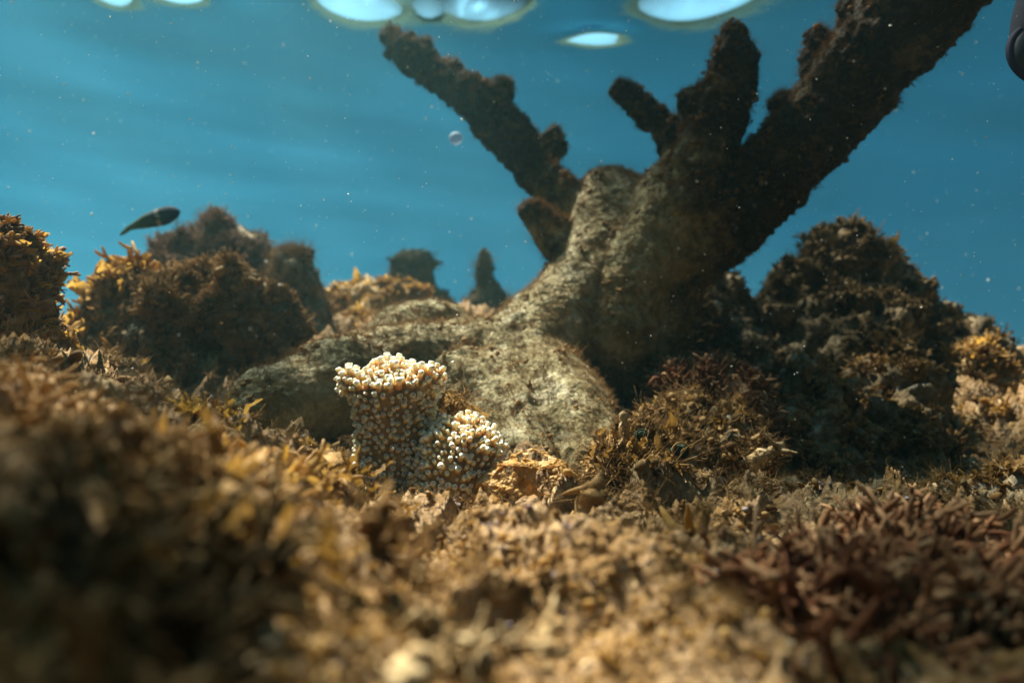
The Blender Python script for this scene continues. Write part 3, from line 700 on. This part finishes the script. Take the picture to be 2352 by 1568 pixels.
# ------------------------------------------------------------------ ground algae cover
rng = np.random.default_rng(9)
def ground_pts(n, px0, px1, d0, d1, rng, power=1.0):
    a0, a1 = math.atan((px0 - 1176) / F), math.atan((px1 - 1176) / F)
    t = rng.uniform(a0, a1, n); r = np.exp(rng.uniform(math.log(d0), math.log(d1), n))
    x, y = r * np.sin(t), r * np.cos(t); e = .004
    z = ground(x, y); zx, zy = base_z(x + e, y), base_z(x, y + e); zb = base_z(x, y)
    nrm = np.stack([-(zx - zb) / e, -(zy - zb) / e, np.ones(n)], 1); nrm /= np.linalg.norm(nrm, axis=1, keepdims=True)
    return np.stack([x, y, z], 1), nrm, r
def cover(name, label, n, px0, px1, d0, d1, temps, mat, k0, k1, seed, clump=.03, thr=-.2):
    rng = np.random.default_rng(seed)
    p, nm, r = ground_pts(n, px0, px1, d0, d1, rng)
    keep = fbm(p / clump, 2, seed) > thr; p, nm, r = p[keep], nm[keep], r[keep]
    s_ = rng.uniform(k0, k1, len(p)) * np.clip(r / .4, .5, 2.2)
    o = scatter(name, p - nm * s_[:, None] * .15, nm + rng.normal(size=nm.shape) * .35, s_, temps, mat, rng, None, True, .5 + .5 * fbm(p / .05, 3, seed + 1) + rng.normal(size=len(p)) * .2)
    tag(o, label, 'algae')
BIGB = [t_blade(g, n=3, ruffle=.1, wid=.15, seg=10) for _ in range(5)]
FING = [t_bush(g, n=8, forks=3, thick=.075, flat=.85, spread=.8, sides=6) for _ in range(5)]
M_PURP = reef_mat('purple_crust', [(.05, .03, .03), PUR, (.30, .24, .24), (.45, .42, .42)], 60, .6, 1.0, bdist=.001)
cover('algae_turf', 'low crust of tan and brown algae lumps over the near seabed', 9000, -150, 2500, .10, 1.6, LUMP + KNOB + HAIR, M_TURF, .003, .009, 201, .03, -.3)
cover('fine_algae', 'fine curled brown algae in patches over the near seabed', 2600, -150, 2500, .12, 1.3, FINE, M_TURF, .004, .010, 206, .03, -.05)
cover('knobby_crust', 'pale knobbly crust in patches among the brown algae', 4200, 500, 2300, .11, .8, KNOB + LUMP, M_PALEROCK, .0025, .006, 202, .022, .05)
cover('purple_crust', 'purplish grey knobbly crust in patches on the foreground', 1800, 600, 2400, .12, .8, KNOB, M_PURP, .003, .006, 207, .03, .12)
cover('algae_hairs', 'fine brown threads of algae spread over the near seabed', 11000, -100, 2500, .12, 1.0, HAIR, M_FUZZ, .004, .010, 203)
cover('leafy_algae', 'ragged brown leafy algae scattered over the seabed', 500, -150, 2450, .14, 1.3, BLADE + BIGB, M_TURF, .006, .014, 204, .04, .1)
cover('gold_algae', 'golden lit algae patches over the middle of the foreground', 2600, 650, 1750, .12, .5, KNOB + LUMP + HAIR, M_GOLD, .004, .009, 205, .035, .05)
cover('branching_turf', 'taller blurred branching algae on the left side of the foreground', 380, -250, 640, .10, .34, FING + STUB + BUSH, M_TURF, .010, .020, 208, .05, -.1)

# near clumps, each a thing
def clump(name, label, px, py, d, spread, n, temps, mat, s0, s1, seed, cat='algae', part='fronds', squash=.5, group=None, up=.8):
    rng = np.random.default_rng(seed)
    c = P(px, py, d)
    off = rng.normal(size=(n, 3)) * spread * np.array([1, 1, squash])
    off[:, 2] = np.minimum(off[:, 2], spread * .4)
    dirs = off / (spread + 1e-9) * .6 + np.array([0, 0, up]) + rng.normal(size=(n, 3)) * .3
    t = thing(name, label, cat, group); t.location = c
    o = scatter(part, off, dirs, rng.uniform(s0, s1, n), temps, mat, rng, t, True)
    return t
clump('finger_algae', 'large reddish brown finger-like algae clump filling the lower right corner', 1950, 1440, .25, .026, 90, FING, M_RED, .018, .032, 301, squash=.45)
clump('finger_algae', 'reddish stubby algae with pale curled rims at the right, in front of the rubble bank', 2120, 1290, .31, .022, 60, FING, M_RED, .014, .026, 302)
clump('finger_algae', 'purple brown branching algae at the extreme lower right edge', 2280, 1450, .24, .02, 50, FING, M_RED, .014, .026, 303)
clump('leafy_algae_clump', 'blurred orange brown algae hump rising at the left edge of the foreground', 60, 1110, .185, .012, 70, FING + BIGB, M_TURF, .009, .016, 304)
clump('leafy_algae_clump', 'blurred reddish ochre algae just right of the left foreground hump', 330, 1130, .22, .015, 60, FING + BIGB, M_TURF, .012, .022, 305)
clump('leafy_algae_clump', 'ochre leafy algae below the shaded arm of the elkhorn coral', 500, 1160, .27, .014, 50, BIGB + FING, M_GOLD, .012, .022, 306)
clump('leafy_algae_clump', 'brown humped algae sheet just left of the small white coral foot', 700, 1120, .36, .012, 40, BIGB + STUB, M_TURF, .010, .022, 307)
clump('leafy_algae_clump', 'golden brown ridge of net-like algae at the foot of the dark coral arm', 430, 985, .40, .016, 60, BIGB + FINE, M_GOLD, .012, .020, 308)
clump('branching_algae', 'blurred dark branching algae twigs in the lower left corner', 180, 1400, .13, .016, 28, FING, M_DARKTURF, .014, .024, 309)
clump('branching_algae', 'dim brown algae twigs left of centre near the bottom edge', 480, 1330, .17, .016, 30, FING + BIGB, M_TURF, .012, .022, 310)
clump('leafy_algae_clump', 'bright blurred cream-coloured crust of lumps at the bottom edge', 900, 1500, .165, .014, 46, LUMP + STUB + FINE, M_PALEROCK, .005, .012, 311)
clump('leafy_algae_clump', 'tangled brown algae right of the golden sheet, by the coral foot', 1440, 1080, .50, .012, 60, FINE + HAIR + BLADE, M_TURF, .010, .024, 312)
clump('leafy_algae_clump', 'thin brown algae spears between the small coral and the elkhorn flank', 1035, 925, .55, .008, 14, HAIR + BLADE, M_TURF, .014, .024, 313, up=.3)

# pointed, horn-like fronds
def spire(name, label, pts, rads, mat, seed, flat=.55, extra=3):
    rng = np.random.default_rng(seed); t = thing(name, label, 'algae')
    path = dense([(P(*a), r) for a, r in zip(pts, rads)], .3); path = path[np.linspace(0, len(path) - 1, 15).astype(int)]
    seg_ = np.linspace(0, 1, 15); cum = np.append(0, np.cumsum(np.linalg.norm(np.diff(path[:, :3], axis=0), axis=1))); path = np.stack([np.interp(seg_ * cum[-1], cum, path[:, k]) for k in range(4)], 1)
    pp = path[:, :3] + rng.normal(size=(len(path), 3)) * path[:, 3:4] * .18
    parts = [tube(pp, path[:, 3] * rng.uniform(.7, 1.25, len(path)), 9, flat)]
    for _ in range(extra):
        k = rng.integers(1, len(pp) - 1); d = rng.normal(size=3); d[2] = abs(d[2]) * .4; d /= np.linalg.norm(d)
        s = np.linspace(0, 1, 5)[:, None]; L_ = path[k, 3] * rng.uniform(2, 4)
        parts.append(tube(pp[k] + d * s * L_ + rng.normal(size=3) * .3 * L_ * s ** 2, path[k, 3] * np.array([.8, .55, .4, .3, .12]), 6, .6))
    V, Fs = join(parts)
    mesh_obj('frond', V, Fs, mat, t, True, np.full(len(V), .6))
    k = rng.integers(0, len(pp), 60)
    scatter('fuzz', pp[k] + rng.normal(size=(60, 3)) * path[k, 3:4] * .5, rng.normal(size=(60, 3)) + np.array([0, 0, .5]), rng.uniform(.003, .006, 60), HAIR, M_FUZZ, rng, t, True)
spire('pointed_algae', 'tall pointed ochre frond rising right of centre in the foreground', [(1540, 1400, .33), (1570, 1300, .34), (1600, 1240, .345), (1625, 1170, .35)], (.013, .010, .006, .0015), M_GOLD, 401)
spire('pointed_algae', 'blurred ochre horn of algae just below the tangled brown algae', [(1345, 1230, .39), (1352, 1170, .39), (1365, 1120, .39), (1385, 1082, .395)], (.006, .008, .005, .001), M_TURF, 402)
spire('pointed_algae', 'sharp brown tip jutting left beside the foot of the small coral', [(660, 1180, .38), (715, 1095, .385), (765, 1065, .39), (798, 1052, .39)], (.024, .017, .008, .002), M_TURF, 403, extra=1)
spire('pointed_algae', 'pale pointed chip sticking out to the right of the olive rock', [(1700, 1075, .56), (1750, 1050, .56), (1790, 1025, .56), (1798, 1015, .56)], (.010, .007, .004, .001), M_PALEROCK, 404, extra=2)
spire('algae_stalk', 'thin knobbly pale stalk standing up from the tangled brown algae', [(1425, 1090, .50), (1415, 1040, .50), (1440, 990, .50), (1430, 950, .50)], (.0035, .0025, .002, .004), M_PALEROCK, 405, flat=.9, extra=5)

M_SHEET = reef_mat('golden_sheet', [(.10, .05, .015), (.34, .18, .045), (.58, .36, .11), (.72, .58, .36)], 70, .8, 1.0, rough=.5, translucent=.45, tcol=(.8, .42, .05), tintamt=.8, bdist=.002)
# golden sheet of algae with holes, arched like a collapsed net
def net_sheet(name, label, edge, foot, mat, seed, holes, rise=.004):
    rng = np.random.default_rng(seed); t = thing(name, label, 'algae')
    E = dense([(P(*a), .01) for a in edge], .15)[:, :3]; Ft = dense([(P(*a), .01) for a in foot], .15)[:, :3]
    n, m = 110, 44
    def rs(A, n): s = np.linspace(0, len(A) - 1, n); i = np.floor(s).astype(int).clip(0, len(A) - 2); f = (s - i)[:, None]; return A[i] * (1 - f) + A[i + 1] * f
    E, Ft = rs(E, n), rs(Ft, n); s = np.linspace(0, 1, m)[None, :, None]
    G = E[:, None] * (1 - s) + Ft[:, None] * s
    G[..., 2] += rise * np.sin(s[..., 0] * math.pi) ; G[..., 1] -= .006 * np.sin(s[..., 0] * math.pi)
    V = G.reshape(-1, 3); V = V + np.stack([fbm(V / .012, 3, seed + k) for k in range(3)], 1) * .006 + np.stack([fbm(V / .004, 3, seed + 7 + k) for k in range(3)], 1) * .0018
    uu, vv = np.meshgrid(np.linspace(0, 1, n), np.linspace(0, 1, m), indexing='ij')
    i = (np.arange(n - 1)[:, None] * m + np.arange(m - 1)[None]).ravel()
    Q = np.stack([i, i + 1, i + m + 1, i + m], 1); cu, cv = uu.ravel()[i], vv.ravel()[i]
    keep = np.ones(len(Q), bool)
    for (hu, hv, ru, rv) in holes: keep &= ((cu - hu) / ru) ** 2 + ((cv - hv) / rv) ** 2 > 1
    o = mesh_obj('sheet', V, Q[keep], mat, t, True, .5 + .5 * fbm(V / .01, 2, seed))
    so = o.modifiers.new('thickness', 'SOLIDIFY'); so.thickness = .0007
    sb = o.modifiers.new('round', 'SUBSURF'); sb.levels = 1; sb.render_levels = 1
    return t
net_sheet('golden_algae', 'glowing golden translucent sheet of algae with holes, right of the small white coral',
    [(1085, 1105, .46), (1130, 1080, .46), (1165, 1045, .46), (1225, 1040, .465), (1275, 1050, .47), (1310, 1080, .47), (1330, 1110, .47)],
    [(1090, 1125, .445), (1140, 1125, .44), (1180, 1130, .44), (1230, 1135, .44), (1280, 1135, .44), (1310, 1135, .445), (1325, 1130, .45)],
    M_SHEET, 501, [(.42, .22, .045, .17), (.55, .20, .06, .16), (.66, .72, .10, .22), (.33, .6, .02, .1)])
net_sheet('netted_algae', 'brown netted algae sheet with round holes beneath the shaded coral arm',
    [(340, 975, .40), (400, 945, .41), (450, 935, .42), (500, 945, .42), (535, 960, .42), (560, 990, .42)],
    [(330, 1010, .37), (400, 1030, .36), (450, 1040, .36), (500, 1040, .37), (530, 1040, .37), (570, 1030, .38)],
    M_TURF, 502, [(.45, .2, .05, .1), (.58, .17, .04, .09), (.68, .25, .035, .1), (.50, .42, .07, .12), (.3, .5, .04, .2), (.75, .55, .05, .2)])

# small round green algae by the coral
def green_ball(px, py, d, r, label, seed, ring=False):
    rng = np.random.default_rng(seed); t = thing('green_algae', label, 'algae', 'small round green algae on the olive rock')
    iv, it = ICO3; v = iv * np.array([1.15, .8, .8]); v = v * (1 + .5 * fbm(iv * 2.2, 3, seed))[:, None]; c = P(px, py, d)
    mesh_obj('cap', v * r + c, it, M_GREEN, t, True, np.full(len(v), .5))
    a = np.linspace(0, 2 * math.pi, 25); rim = np.stack([np.cos(a) * r * 1.02, np.full(25, -r * .5), np.sin(a) * r * .97], 1) + c
    rv, rq, rt = tube(rim, np.full(25, r * .13), 6, cap=False)
    mesh_obj('rim', rv, rq, M_FUZZ if ring else M_GREEN, t, True, np.full(len(rv), .7))
green_ball(1562, 1035, .50, 0.0061, 'round green cup with brown rim on the olive rock', 3, True)
green_ball(1473, 1000, .52, 0.0047, 'dull green disc left of the brown rimmed cup', 4)

# loose pale chips
def chip(px, py, d, s, label, seed, mat=M_PALEROCK, sq=(1, .7, .55)):
    iv, it = ICO3; v = iv * np.array(sq) * (1 + .35 * fbm(iv * 1.6 + seed, 3, seed))[:, None]
    v = v + iv * .05 * fbm(iv * 7, 2, seed + 1)[:, None]
    c = P(px, py, d); a = seed * 1.3; R = np.array([[math.cos(a), -math.sin(a), 0], [math.sin(a), math.cos(a), 0], [0, 0, 1]])
    o = mesh_obj('rubble_chip', (v @ R.T) * s + c, it, mat, None, True, np.full(len(v), .8)); tag(o, label, 'rubble', 'pale rubble chips')
chip(1705, 1140, .54, .011, 'tan lumpy chip on the crest below the olive rock', 1)
chip(1412, 1075, .49, .006, 'small white curled chip at the foot of the knobbly stalk', 2, sq=(.6, .5, 1))
chip(1750, 1205, .47, .005, 'tiny white chip on the right of the foreground crest', 3)
chip(1560, 1190, .44, .004, 'tiny pale chip below the crest left of the pointed frond', 4)
chip(270, 930, .58, .014, 'cream flattened lump under the pale speckled boulder', 5, sq=(1.3, .8, .5))
chip(2110, 1065, .78, .016, 'bright yellowish lump catching the sun in the dim rubble', 6)
chip(1830, 1000, .8, .010, 'dim white lump near the top of the tan rubble', 7)

# ------------------------------------------------------------------ small staghorn coral with white tips
def coral_mat(name, base, tip, sss):
    m = bpy.data.materials.new(name); m.use_nodes = True; nt = m.node_tree; b = nt.nodes['Principled BSDF']; L = nt.links
    at = nt.nodes.new('ShaderNodeAttribute'); at.attribute_name = 'tint'
    n = nt.nodes.new('ShaderNodeTexNoise'); n.inputs['Scale'].default_value = 900; n.inputs['Detail'].default_value = 4
    tc = nt.nodes.new('ShaderNodeTexCoord'); L.new(tc.outputs['Object'], n.inputs['Vector'])
    ma = nt.nodes.new('ShaderNodeMath'); ma.operation = 'MULTIPLY_ADD'; ma.inputs[1].default_value = .35; ma.inputs[2].default_value = -.17
    L.new(n.outputs[0], ma.inputs[0]); ad = nt.nodes.new('ShaderNodeMath'); ad.operation = 'ADD'; L.new(at.outputs['Fac'], ad.inputs[0]); L.new(ma.outputs[0], ad.inputs[1])
    cr = nt.nodes.new('ShaderNodeValToRGB'); e = cr.color_ramp.elements; e[0].position = .15; e[0].color = (*base, 1); e[1].position = .55; e[1].color = (*tip, 1)
    L.new(ad.outputs[0], cr.inputs[0]); L.new(cr.outputs[0], b.inputs['Base Color'])
    b.inputs['Roughness'].default_value = .55; b.inputs['Subsurface Weight'].default_value = sss
    b.inputs['Subsurface Scale'].default_value = .006; b.inputs['Subsurface Radius'].default_value = (1.0, .62, .22)
    bp = nt.nodes.new('ShaderNodeBump'); bp.inputs['Strength'].default_value = .5; bp.inputs['Distance'].default_value = .0004
    L.new(n.outputs[0], bp.inputs['Height']); L.new(bp.outputs[0], b.inputs['Normal'])
    return m
M_CB = coral_mat('small_coral_flesh', (.13, .078, .032), (.32, .20, .075), .5)
M_CT = coral_mat('small_coral_tips', (.55, .33, .10), (.90, .84, .66), .6)
D0 = .50
small = thing('small_staghorn_coral', 'small live coral of white-tipped knobs growing at the foot of the elkhorn coral', 'coral')
sp_ = [ch((905, 1150, 82, D0), (898, 1080, 80, D0), (902, 1010, 80, D0), (905, 955, 84, D0), (900, 920, 90, D0)),
       ch((1055, 1100, 100, D0 - .02), (1062, 1050, 94, D0 - .02)), ch((1000, 1080, 60, D0 - .015), (960, 1090, 50, D0)), ch((1095, 1050, 44, D0)), ch((1100, 1090, 40, D0))]
ring = []
for k in range(26):
    a = k / 26 * 2 * math.pi
    px = 900 + math.cos(a) * 102; dd = D0 + math.sin(a) * .024
    top = 884 - 10 * math.sin(a) - 26 * max(0, math.cos(a) - .25) - 6 * max(0, -math.cos(a) - .5) + 9 * math.sin(3 * a + 1)
    ring.append(ch((900 + math.cos(a) * 55, 925, 26, D0 + math.sin(a) * .016), (px, top, 19, dd)))
sp_ += ring
CV, CQ = remesh(np.vstack(sp_), .0016, 5)
CN = vnormals(CV, CQ); CV = CV + CN * (.0009 * fbm(CV / .005, 3, 91))[:, None]
cb = mesh_obj('coral_body', CV, CQ, M_CB, small, True, .45 + .5 * fbm(CV / .01, 2, 92))
# knobs: spaced points on the surface
rng = np.random.default_rng(20)
pt, nd = sample(CV, CQ, 14000, rng)
nsm = nd.copy()
sel = []; grid = {}
cell = .0046
for k in range(len(pt)):
    sp = .0035 + .0007 * math.sin(pt[k, 0] * 700)
    kk = tuple(np.floor(pt[k] / cell).astype(int)); ok = True
    for a in (-1, 0, 1):
        for b in (-1, 0, 1):
            for c in (-1, 0, 1):
                for m_ in grid.get((kk[0] + a, kk[1] + b, kk[2] + c), ()):
                    if ((pt[m_] - pt[k]) ** 2).sum() < sp * sp: ok = False
    if ok: sel.append(k); grid.setdefault(kk, []).append(k)
pt, nd = pt[sel], nd[sel]
def t_cor(rng, L_):
    s = np.array([0, .3, .62, .85, .97, 1.0, .90])[:, None]
    path = np.array([0, 0, L_]) * s + np.array([rng.normal() * .12, rng.normal() * .12, 0]) * s ** 2
    rad = np.array([.60, .50, .50, .56, .50, .34, .12]) * rng.uniform(.95, 1.08, 7)
    V, Q, T = tube(path, rad, 10, 1.0)
    V[-1] = path[-1]
    t = np.concatenate([np.repeat(np.array([0, .12, .45, .85, 1.0, 1.0, .7]), 10), [.6]])
    return V, [Q, T], t
CT = [t_cor(rng, l) for l in (1.0, 1.3, 1.6, 1.9, 2.3, 2.8)]
zt = pt[:, 2]; rim = np.array([pt[k, 2] > P(900, 905, D0)[2] and pt[k, 0] < P(1000, 900, D0)[0] for k in range(len(pt))])
order = np.argsort(pt[:, 1] + 10 * (nd[:, 1] > .25))       # those facing the camera first
meshes = []
for k, (v, f, t) in enumerate(CT):
    o = mesh_obj('tmp', v, f, M_CT, None, True, t, link=False); meshes.append(o.data); bpy.data.objects.remove(o)
    meshes[-1].name = 'corallite'
def cor_frame(k):
    up = .95 if rim[k] else .55
    z = nd[k] + np.array([0, -.15, up]) * (1 if nd[k, 2] > -.6 else .2) + rng.normal(size=3) * .12
    z /= np.linalg.norm(z); x = np.cross(rng.normal(size=3), z); x /= np.linalg.norm(x)
    return np.stack([x, np.cross(z, x), z], 1)
from mathutils import Matrix
rest = {'V': [], 'Q': [], 'T': [], 't': []}; off = 0
big = 0
hi_rank = sorted(range(len(pt)), key=lambda k: -(rng.random() * .3 + (1 if nd[k, 1] < .1 else 0) + (.5 if (rim[k] or pt[k, 0] > P(950, 0, D0)[0]) else 0)))
hi = set(hi_rank[:98])
for k in range(len(pt)):
    R = cor_frame(k); low = pt[k, 0] < P(960, 0, D0)[0] and not rim[k]
    s_ = .0029 * rng.uniform(.6, 1.25) * (1.15 if rim[k] else 1.0) * (1.08 if low else 1.05)
    m_ = rng.integers(0, 2) if low else (rng.integers(0, 4) if rim[k] else rng.integers(0, 4))
    if k in hi:
        o = bpy.data.objects.new('corallite', meshes[m_]); COL.objects.link(o); o.parent = small
        M = Matrix([list(R[i] * s_) + [pt[k][i]] for i in range(3)] + [[0, 0, 0, 1]])
        o.matrix_local = M
    else:
        v, f, t = CT[m_]; rest['V'].append((v @ R.T) * s_ + pt[k]); rest['Q'].append(f[0] + off); rest['T'].append(f[1] + off); rest['t'].append(t); off += len(v)
o = mesh_obj('corallites', np.vstack(rest['V']), [np.vstack(rest['Q']), np.vstack(rest['T'])], M_CT, small, True, np.concatenate(rest['t'])); o['kind'] = 'stuff'

# ------------------------------------------------------------------ fish
fish = thing('fish', 'small dark blue wrasse swimming to the right above the left mounds', 'fish')
def fish_mat():
    m = bpy.data.materials.new('fish_skin'); m.use_nodes = True; nt = m.node_tree; b = nt.nodes['Principled BSDF']; L = nt.links
    at = nt.nodes.new('ShaderNodeAttribute'); at.attribute_name = 'tint'
    cr = nt.nodes.new('ShaderNodeValToRGB'); e = cr.color_ramp.elements
    cols = [(0, (.05, .09, .04)), (.30, (.02, .045, .02)), (.50, (.012, .03, .03)), (.555, (.008, .018, .04)), (.585, (.16, .16, .14)), (.625, (.16, .16, .14)), (.66, (.004, .008, .022)), (1, (.006, .010, .045))]
    while len(e) < len(cols): e.new(.5)
    for k, (p, c) in enumerate(cols): e[k].position = p; e[k].color = (*c, 1)
    L.new(at.outputs['Fac'], cr.inputs[0]); L.new(cr.outputs[0], b.inputs['Base Color']); b.inputs['Roughness'].default_value = .8; b.inputs['Specular IOR Level'].default_value = .15
    v = nt.nodes.new('ShaderNodeTexVoronoi'); v.inputs['Scale'].default_value = 400; bp = nt.nodes.new('ShaderNodeBump'); bp.inputs['Strength'].default_value = .3; bp.inputs['Distance'].default_value = .0005
    L.new(v.outputs[0], bp.inputs['Height']); L.new(bp.outputs[0], b.inputs['Normal']); return m
MF = fish_mat()
DF = 1.05
prof = [(290, 526, 5), (303, 521, 8), (318, 515, 12), (335, 508, 16.5), (355, 503, 20), (375, 497, 22), (390, 492, 20), (402, 488, 15), (410, 486, 8), (414, 485.5, 2)]
fp = dense([(P(a, b, DF), r / F * DF) for a, b, r in prof], .3); fp = np.vstack([fp]); fx = (np.arange(len(fp)) / (len(fp) - 1))
ax = fp[-1, :3] - fp[0, :3]; sc_ = np.clip(((fp[:, :3] - fp[0, :3]) @ ax) / (ax @ ax), 0, 1)
fz = P(300, 400, DF) - P(300, 500, DF); fz /= np.linalg.norm(fz)
axn = ax / np.linalg.norm(ax); hh = np.cross(axn, np.array([0, 1, 0.])); hh /= np.linalg.norm(hh); dd_ = np.array([0, 1., 0])
a = np.arange(16) / 16 * 2 * math.pi
V = fp[:, None, :3] + (np.cos(a)[None, :, None] * hh * 1.0 + np.sin(a)[None, :, None] * dd_ * .5) * fp[:, 3][:, None, None]
i = np.arange(len(fp) - 1)[:, None] * 16 + np.arange(16)[None]; j = np.arange(len(fp) - 1)[:, None] * 16 + (np.arange(16)[None] + 1) % 16
mesh_obj('body', V.reshape(-1, 3), np.stack([i, j, j + 16, i + 16], 2).reshape(-1, 4), MF, fish, True, np.repeat(sc_, 16))
def fin(name, pts, tint, thick=.0012):
    P3 = np.array([P(a, b, DF) for a, b in pts]); n = len(P3); c = P3.mean(0)
    V = np.vstack([P3 + [0, thick / 2, 0], P3 - [0, thick / 2, 0], [c + [0, thick, 0]], [c - [0, thick, 0]]])
    k = np.arange(n); k1 = (k + 1) % n
    T = np.vstack([np.stack([k, k1, np.full(n, 2 * n)], 1), np.stack([k1 + n, k + n, np.full(n, 2 * n + 1)], 1)])
    mesh_obj(name, V, [np.stack([k, k + n, k1 + n, k1], 1), T], MF, fish, True, np.full(len(V), tint))
fin('tail_fin', [(298, 515), (290, 522), (280, 531), (275, 541), (280, 540), (288, 537), (297, 531), (302, 524)], .05)
fin('dorsal_fin', [(315, 505), (325, 499), (345, 489), (365, 480), (382, 476), (372, 482), (350, 494), (330, 502)], .3)
fin('anal_fin', [(312, 524), (325, 526), (345, 524), (352, 520), (335, 520), (320, 519)], .6)
fin('pectoral_fin', [(372, 500), (366, 506), (360, 512), (364, 510), (374, 505)], .45, .02)
iv, it = ICO2
for s_ in (-1, 1):
    mesh_obj('eye', iv * .0016 + P(402, 485, DF) + np.array([0, s_ * .0042, .0]), it, plain('eye_dark', (.01, .01, .01), .2), fish, True)

# ------------------------------------------------------------------ dark gear at the right edge
gear = thing('dive_gear', 'dark blue ringed object with a grey cloth top cut off by the right edge', 'dive gear')
DG = .55
G_grey = plain('grey_cloth', (.045, .05, .085), .9, scale=400); G_navy = plain('navy_rubber', (.006, .008, .05), .7); G_dark = plain('dark_glass', (.006, .014, .026), .6)
gv, gq = remesh(np.vstack([ch((2404, -40, 50, DG), (2394, 20, 58, DG), (2390, 70, 62, DG), (2393, 92, 58, DG))]), .003, 6)
mesh_obj('cloth_top', gv, gq, G_grey, gear, True)
a = np.linspace(0, 2 * math.pi, 61); c = P(2390, 122, DG - .008)
ringp = np.stack([c[0] + np.cos(a) * 62 / F * DG * (1 + .08 * np.sin(a)), c[1] + .003 * np.cos(a) * -1, c[2] + np.sin(a) * 68 / F * DG], 1)
rv, rq, rt = tube(ringp, np.full(61, .0032), 10, cap=False)
mesh_obj('rim', rv, rq, G_navy, gear, True)
iv, it = ICO3
mesh_obj('lens', iv * np.array([63 / F * DG, .008, 69 / F * DG]) + c + [0, .001, 0], it, G_dark, gear, True)

# ------------------------------------------------------------------ drifting specks
rng = np.random.default_rng(60)
n = 2300
px, py = rng.uniform(-100, 2450, n), rng.uniform(-100, 1250, n); d = rng.uniform(.25, 1.6, n) ** 1.0
pp = np.array([P(a, b, c) for a, b, c in zip(px, py, d)])
ok = pp[:, 2] > base_z(pp[:, 0], pp[:, 1]) + .02; pp, d = pp[ok], d[ok]
M_SNOW = plain('white_specks', (.85, .88, .85), .6)
iv, it = ICO1
tmp = [(iv * np.array([1, .8, 1.5]), [it]), (iv * np.array([1.2, .6, .8]), [it])]
sn = scatter('marine_snow', pp, rng.normal(size=pp.shape), np.clip(rng.lognormal(-8.15, .5, len(pp)), .00015, .0011) * np.clip(d / .5, .6, 2.2), tmp, M_SNOW, rng, None, True)
tag(sn, 'tiny white specks drifting all through the blue water', 'particles')
jelly = plain('pale_jelly', (.45, .62, .85), .6); jelly.node_tree.nodes['Principled BSDF'].inputs['Alpha'].default_value = .45
pk = icosphere(3); kk = mesh_obj('drifting_plankton', pk[0] * np.array([1, .4, 1]) * .0033 + P(1047, 318, .33), pk[1], jelly, None, True)
tag(kk, 'round pale blurred plankton drifting left of the long leaning branch', 'plankton')

# ------------------------------------------------------------------ haze in the water
import bmesh
bm = bmesh.new(); bmesh.ops.create_cube(bm, size=1.0)
hz = bpy.data.meshes.new('haze'); bm.to_mesh(hz); bm.free()
ho = bpy.data.objects.new('haze', hz); COL.objects.link(ho)
zl, zh = -11.0, 1.15
ho.scale = (24, 24, zh - zl); ho.location = (0, 0, (zl + zh) / 2)
mh = bpy.data.materials.new('water_haze'); mh.use_nodes = True; mh.node_tree.nodes.clear()
oo = mh.node_tree.nodes.new('ShaderNodeOutputMaterial'); pv = mh.node_tree.nodes.new('ShaderNodeVolumePrincipled')
pv.inputs['Color'].default_value = (.32, .76, .82, 1); pv.inputs['Density'].default_value = 0.034; pv.inputs['Anisotropy'].default_value = .55
mh.node_tree.links.new(pv.outputs[0], oo.inputs['Volume'])
hz.materials.append(mh)
tag(ho, 'blue green haze of the sea water', 'haze', kind='stuff')
